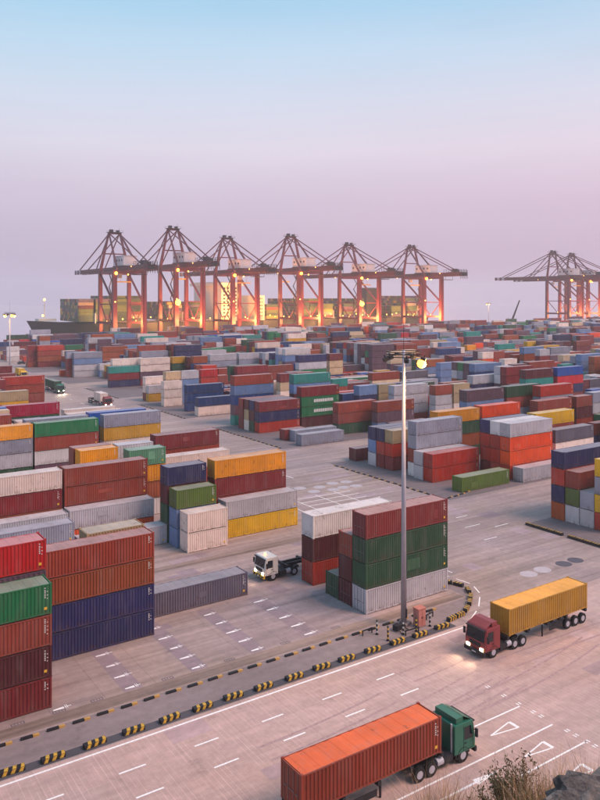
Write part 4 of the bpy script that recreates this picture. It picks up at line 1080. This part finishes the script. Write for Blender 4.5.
for u0 in (95, 140, 300, 330, 365, 415): light('ship_floodlight', (ux(u0), -BM/2-4, 19.5), 2600, (1, .60, .20), .6, ship)
# lashing bridges and the deck cargo
bays = [(79, 112, 7), (112, 155, 8), (168, 190, 8), (190, 214, 8), (266, 290, 7), (298, 322, 7), (322, 338, 7), (343, 372, 7), (391, 404, 5), (407, 428, 8)]
cargo_pool = ['dgreen']*6+['olive']*4+['mustard']+['dmaroon']*2+['purple','navy','dgrey','tan','brown']
for u0, u1, tiers in bays:
    x0, x1 = ux(u0)+SX0, ux(u1)+SX0; n = max(1, int((x1-x0)/13.2))
    for k in range(n):
        xx = x0 + k*13.2; dip = random.choice([0, 0, 1, 2])
        for q in range(22):
            yy = SY0+2+q*2.5; tt = max(1, tiers - dip - (random.choice([0,0,1,2]) if q % 3 == 0 else 0))
            for z in range(tt):
                if abs(yy+1.2-SY0-BM/2) > hull_section((xx-SX0+1)/LN)[0]-2: continue
                kk = lin(PAL[random.choice(cargo_pool)][1]); far_box(xx, xx+12.19, yy, yy+2.42, 14.2+z*2.6-.4, 14.2+z*2.6+2.1, kk)
        b = MB(); b.box(xx-SX0+12.4, xx-SX0+12.95, -BM/2+1.2, BM/2-1.2, 15.7, 24); b.build('lashing_bridge', M['steel'], ship)
me = bpy.data.meshes.new('container_mass'); me.from_pydata(far_v, [], far_f)
me.materials.append(M['paint_a']); me.materials.append(M['roof_a']); me.polygons.foreach_set('material_index', far_m)
ca = me.color_attributes.new('Col', 'FLOAT_COLOR', 'CORNER'); ca.data.foreach_set('color', np.array(far_c, dtype=np.float32).ravel()); me.update()
o = link('container_mass', me); tag(o, 'the packed mass of far and hidden containers behind the nearer stacks', 'containers'); o['kind'] = 'stuff'

# small mobile crane on the quay between the two groups
t = thing('mobile_crane', 'small crane with raised dark jib far down the quay', 'crane', (610.0, 520.0, .006))
b = MB(); b.box(-5, 5, -1.6, 1.6, .9, 2.6); b.box(-2, 3, -1.6, 1.6, 2.6, 5.5); b.build('carrier', M['dark'], t)
b = MB(); b.bar((-1, 0, 4.5), (11, -2, 30), 1.6, 1.6, .8, .8); b.bar((-1, 0, 4.5), (-4, 0, 12), .6); b.build('jib', M['dark'], t)
for x in (-3.6, -1.2, 1.2, 3.6):
    for s_ in (-1, 1): wheel(x, s_*1.4, t, .6)

# ------------------------------------------------------------------ the hillside under the camera
def cam_pt(u, v, D): 
    a = (u-300)/FOC*D; return Vector((D*fx+a*fy, D*fy-a*fx, CAM_H-(v-296)/FOC*D))
def hill_z(d, a):
    z = CAM_H-1.15-.62*max(0, d) - .30*max(0, d-13)
    z += .30*math.exp(-((a-4.3)/1.2)**2-((d-9.0)/2.2)**2)                  # rock shoulder
    z += .12*math.sin(a*1.9+d*.7)+.08*math.sin(a*4.1-d*2.3)+.05*math.sin(d*5.3+a*3.1)
    return z
b = MB(); NA, ND = 90, 80
for j in range(ND+1):
    d = -12 + 62*(j/ND)**1.15
    for i in range(NA+1):
        a = -40+80*i/NA; 
        zz = hill_z(d, a) if d > 0 else hill_z(0, a)+.1*d
        b.v.append((d*fx+a*fy, d*fy-a*fx, max(-.6, zz)))
for j in range(ND):
    for i in range(NA):
        k = j*(NA+1)+i; b.f.append((k, k+1, k+NA+2, k+NA+1)); b.m.append(0)
hillm = mat('dry_hill_earth', (112, 92, 78), .95, var=.35, scale=1.2, bump=.5)
hill = struct(smooth(b.build('hillside', hillm)))
def on_hill(d, a): return Vector((d*fx+a*fy, d*fy-a*fx, max(-.6, hill_z(d, a))))
# rock outcrop
rng = random.Random(5)
rockm, rn, rl, rb = newmat('rock'); rb.inputs['Roughness'].default_value = .9
_tc = rn.new('ShaderNodeTexCoord'); _no = rn.new('ShaderNodeTexNoise'); _no.inputs['Scale'].default_value = 2.2; _no.inputs['Detail'].default_value = 9; _no.inputs['Roughness'].default_value = .7
_rp = rn.new('ShaderNodeValToRGB'); _rp.color_ramp.elements[0].position = .38; _rp.color_ramp.elements[0].color = (*lin((66,58,58)),1); _rp.color_ramp.elements[1].position = .66; _rp.color_ramp.elements[1].color = (*lin((164,148,138)),1)
_bp = rn.new('ShaderNodeBump'); _bp.inputs['Strength'].default_value = .8; _bp.inputs['Distance'].default_value = .12
rl.new(_tc.outputs['Object'], _no.inputs['Vector']); rl.new(_no.outputs[0], _rp.inputs[0]); rl.new(_rp.outputs[0], rb.inputs['Base Color']); rl.new(_no.outputs[0], _bp.inputs['Height']); rl.new(_bp.outputs[0], rb.inputs['Normal'])
from mathutils import noise as mnoise
def rock(loc, r, sq, label):
    b = MB(); n, m = 56, 36; b.ball((0,0,0), 1, n, m)
    vs = []
    for v in b.v:
        p = Vector(v); q = p*1.3+Vector(loc)
        f = 1+.30*mnoise.noise(q)+.22*mnoise.noise(q*2.6)+.13*mnoise.noise(q*6)
        g = Vector((round(p.x*2.2)/2.2, round(p.y*2.2)/2.2, round(p.z*2.2)/2.2)); p = p*.85+g*.15
        vs.append((p.x*f*r*sq[0], p.y*f*r*sq[1], p.z*f*r*sq[2]))
    b.v = vs; o = b.build('rock', rockm, None, loc); o.rotation_euler = (rng.uniform(-.2,.2), rng.uniform(-.2,.2), rng.uniform(0,3)); return tag(o, label, 'rock')
p = cam_pt(636, 850, 8.6); rock(p, .85, (1.35, 1.0, .8), 'large weathered rock on the hillside edge above the road')
p = cam_pt(578, 832, 8.2); rock(p, .42, (1.3, 1, .7), 'smaller dark rock at the foot of the large weathered rock')
# dry grass: uncountable
gm, gn, gl, gb = newmat('dry_grass'); gb.inputs['Roughness'].default_value = .85
_at = gn.new('ShaderNodeAttribute'); _at.attribute_name = 'Col'; gl.new(_at.outputs['Color'], gb.inputs['Base Color'])
gv, gf, gc = [], [], []
GC = [lin(c) for c in ((214,170,136),(196,150,116),(228,190,156),(170,136,98),(140,122,80))]
def blade(p, h, lean, w, col):
    n = len(gv); ang = rng.uniform(0, 6.28); s_ = Vector((math.cos(ang), math.sin(ang), 0))*w
    m1 = p+lean*.3+Vector((0,0,h*.55)); tip = p+lean+Vector((0,0,h))
    gv.extend([tuple(p-s_), tuple(p+s_), tuple(m1+s_*.7), tuple(m1-s_*.7), tuple(tip)])
    gf.append((n, n+1, n+2, n+3)); gf.append((n+3, n+2, n+4)); gc.extend([(*col, 1)]*7)
def tuft(p, k, h):
    for _ in range(k):
        q = p+Vector((rng.gauss(0,.07), rng.gauss(0,.07), -.06)); hh = h*rng.uniform(.5, 1.15); ln = Vector((rng.gauss(0,.2), rng.gauss(0,.2), 0))*hh*1.3
        blade(q, hh, ln, rng.uniform(.003, .0058), rng.choice(GC))
for _ in range(520):
    d = rng.uniform(7.5, 12.5); a = rng.uniform(.4, 7.5); k = (a-.4)/4
    if rng.random() > min(1, .35+k*.5): continue
    tuft(on_hill(d, a), 60, rng.uniform(.4, .8)*(.7+.5*min(1, k)))
for _ in range(260): tuft(on_hill(rng.uniform(3, 14), rng.uniform(-9, 9)), 16, rng.uniform(.2, .4))
for u, D in ((590, 9.6), (580, 9.4), (596, 10.0), (570, 9.8), (584, 10.2), (560, 10.2), (548, 10.0), (536, 10.4), (470, 10.8), (455, 11.0), (440, 11.2), (492, 10.6), (425, 11.2), (448, 10.4), (463, 10.3), (478, 10.0), (500, 10.1), (432, 10.6), (545, 9.6), (520, 9.8)):
    for _ in range(3):
        a = (u-300+rng.uniform(-8,8))/FOC*D; tuft(on_hill(D, a), 90, rng.uniform(.7, 1.15))
me = bpy.data.meshes.new('dry_grass'); me.from_pydata(gv, [], gf); me.materials.append(gm)
ca = me.color_attributes.new('Col', 'FLOAT_COLOR', 'CORNER'); ca.data.foreach_set('color', np.array(gc, dtype=np.float32).ravel()); me.update()
o = link('dry_grass', me); tag(o, 'dry straw-coloured grass covering the hillside edge', 'grass'); o['kind'] = 'stuff'
# shrubs
barkm = mat('shrub_bark', (92, 74, 62), .9, var=.2)
leafm = [mat('shrub_leaf_%d' % i, c, .8, var=.25, scale=6) for i, c in enumerate(((104,92,62),(86,88,50),(128,104,78)))]
def shrub(d, a, H, R, label, leaves, lm, stems=14):
    base = on_hill(d, a); t = thing('shrub', label, 'shrub', base, 0, 'shrubs on the hillside edge')
    s_ = MB(); lf = MB()
    def leaf(p, sz):
        u = Vector((rng.gauss(0,1), rng.gauss(0,1), rng.gauss(.4,1))).normalized(); w = u.orthogonal().normalized()
        w = (w*math.cos(rng.uniform(0,6.28)) + u.cross(w)*math.sin(rng.uniform(0,6.28)))
        lf.quad(p, p+u*sz*.5+w*sz*.2, p+u*sz, p+u*sz*.5-w*sz*.2)
    def grow(p, dirv, ln, r, lev):
        q = p; nseg = 4
        for k in range(nseg):
            dirv = (dirv+Vector((rng.gauss(0,.13), rng.gauss(0,.13), .05))).normalized(); nq = q+dirv*ln/nseg
            s_.tube(q, nq, r*(1-k/nseg*.5), r*(1-(k+1)/nseg*.5), 4, False); q = nq
            if lev < 2:
                for _ in range(2 if lev == 0 else 1):
                    grow(q, (dirv+Vector((rng.gauss(0,.5), rng.gauss(0,.5), rng.uniform(0,.4)))).normalized(), ln*rng.uniform(.35,.55), r*.5, lev+1)
            if lev >= 1:
                for _ in range(leaves):
                    leaf(q+Vector((rng.gauss(0,.02), rng.gauss(0,.02), rng.gauss(0,.02))), rng.uniform(.03,.065))
    for k in range(stems):
        an = rng.uniform(0, 6.28); sp = rng.uniform(.05, .45)
        grow(Vector((math.cos(an)*.05, math.sin(an)*.05, -.1)), Vector((math.cos(an)*sp*R, math.sin(an)*sp*R, 1)).normalized(), H*rng.uniform(.7,1.05), .011, 0)
    s_.build('stem', barkm, t); lf.build('foliage', lm, t); return t
def at_u(u, D): return D, (u-300)/FOC*D
shrub(*at_u(512, 10.6), .80, .5, 'tall twiggy brown-green shrub rising from the hillside above the road', 2, leafm[0], 16)
shrub(*at_u(484, 10.2), .42, .9, 'low olive shrub beside the tall twiggy one', 3, leafm[1], 12)
shrub(*at_u(530, 10.0), .48, .7, 'green-brown shrub between the tall shrub and the rocks', 3, leafm[1], 12)
shrub(*at_u(556, 9.6), .35, .9, 'small straw-brown shrub beside the rocks', 2, leafm[2], 10)

# ------------------------------------------------------------------ haze over the whole port
hm = bpy.data.materials.new('haze'); hm.use_nodes = True; hn = hm.node_tree.nodes; hl = hm.node_tree.links; hn.clear()
ho = hn.new('ShaderNodeOutputMaterial'); hv = hn.new('ShaderNodeVolumePrincipled')
hv.inputs['Density'].default_value = .00021; hv.inputs['Color'].default_value = (.99, .97, .985, 1); hv.inputs['Anisotropy'].default_value = .1
hl.new(hv.outputs[0], ho.inputs['Volume'])
b = MB(); b.box(-3000, 3000, -3000, 3000, -8, 96)
o = b.build('haze', hm); tag(o, 'thin pale haze hanging over the whole port', 'haze'); o['kind'] = 'stuff'
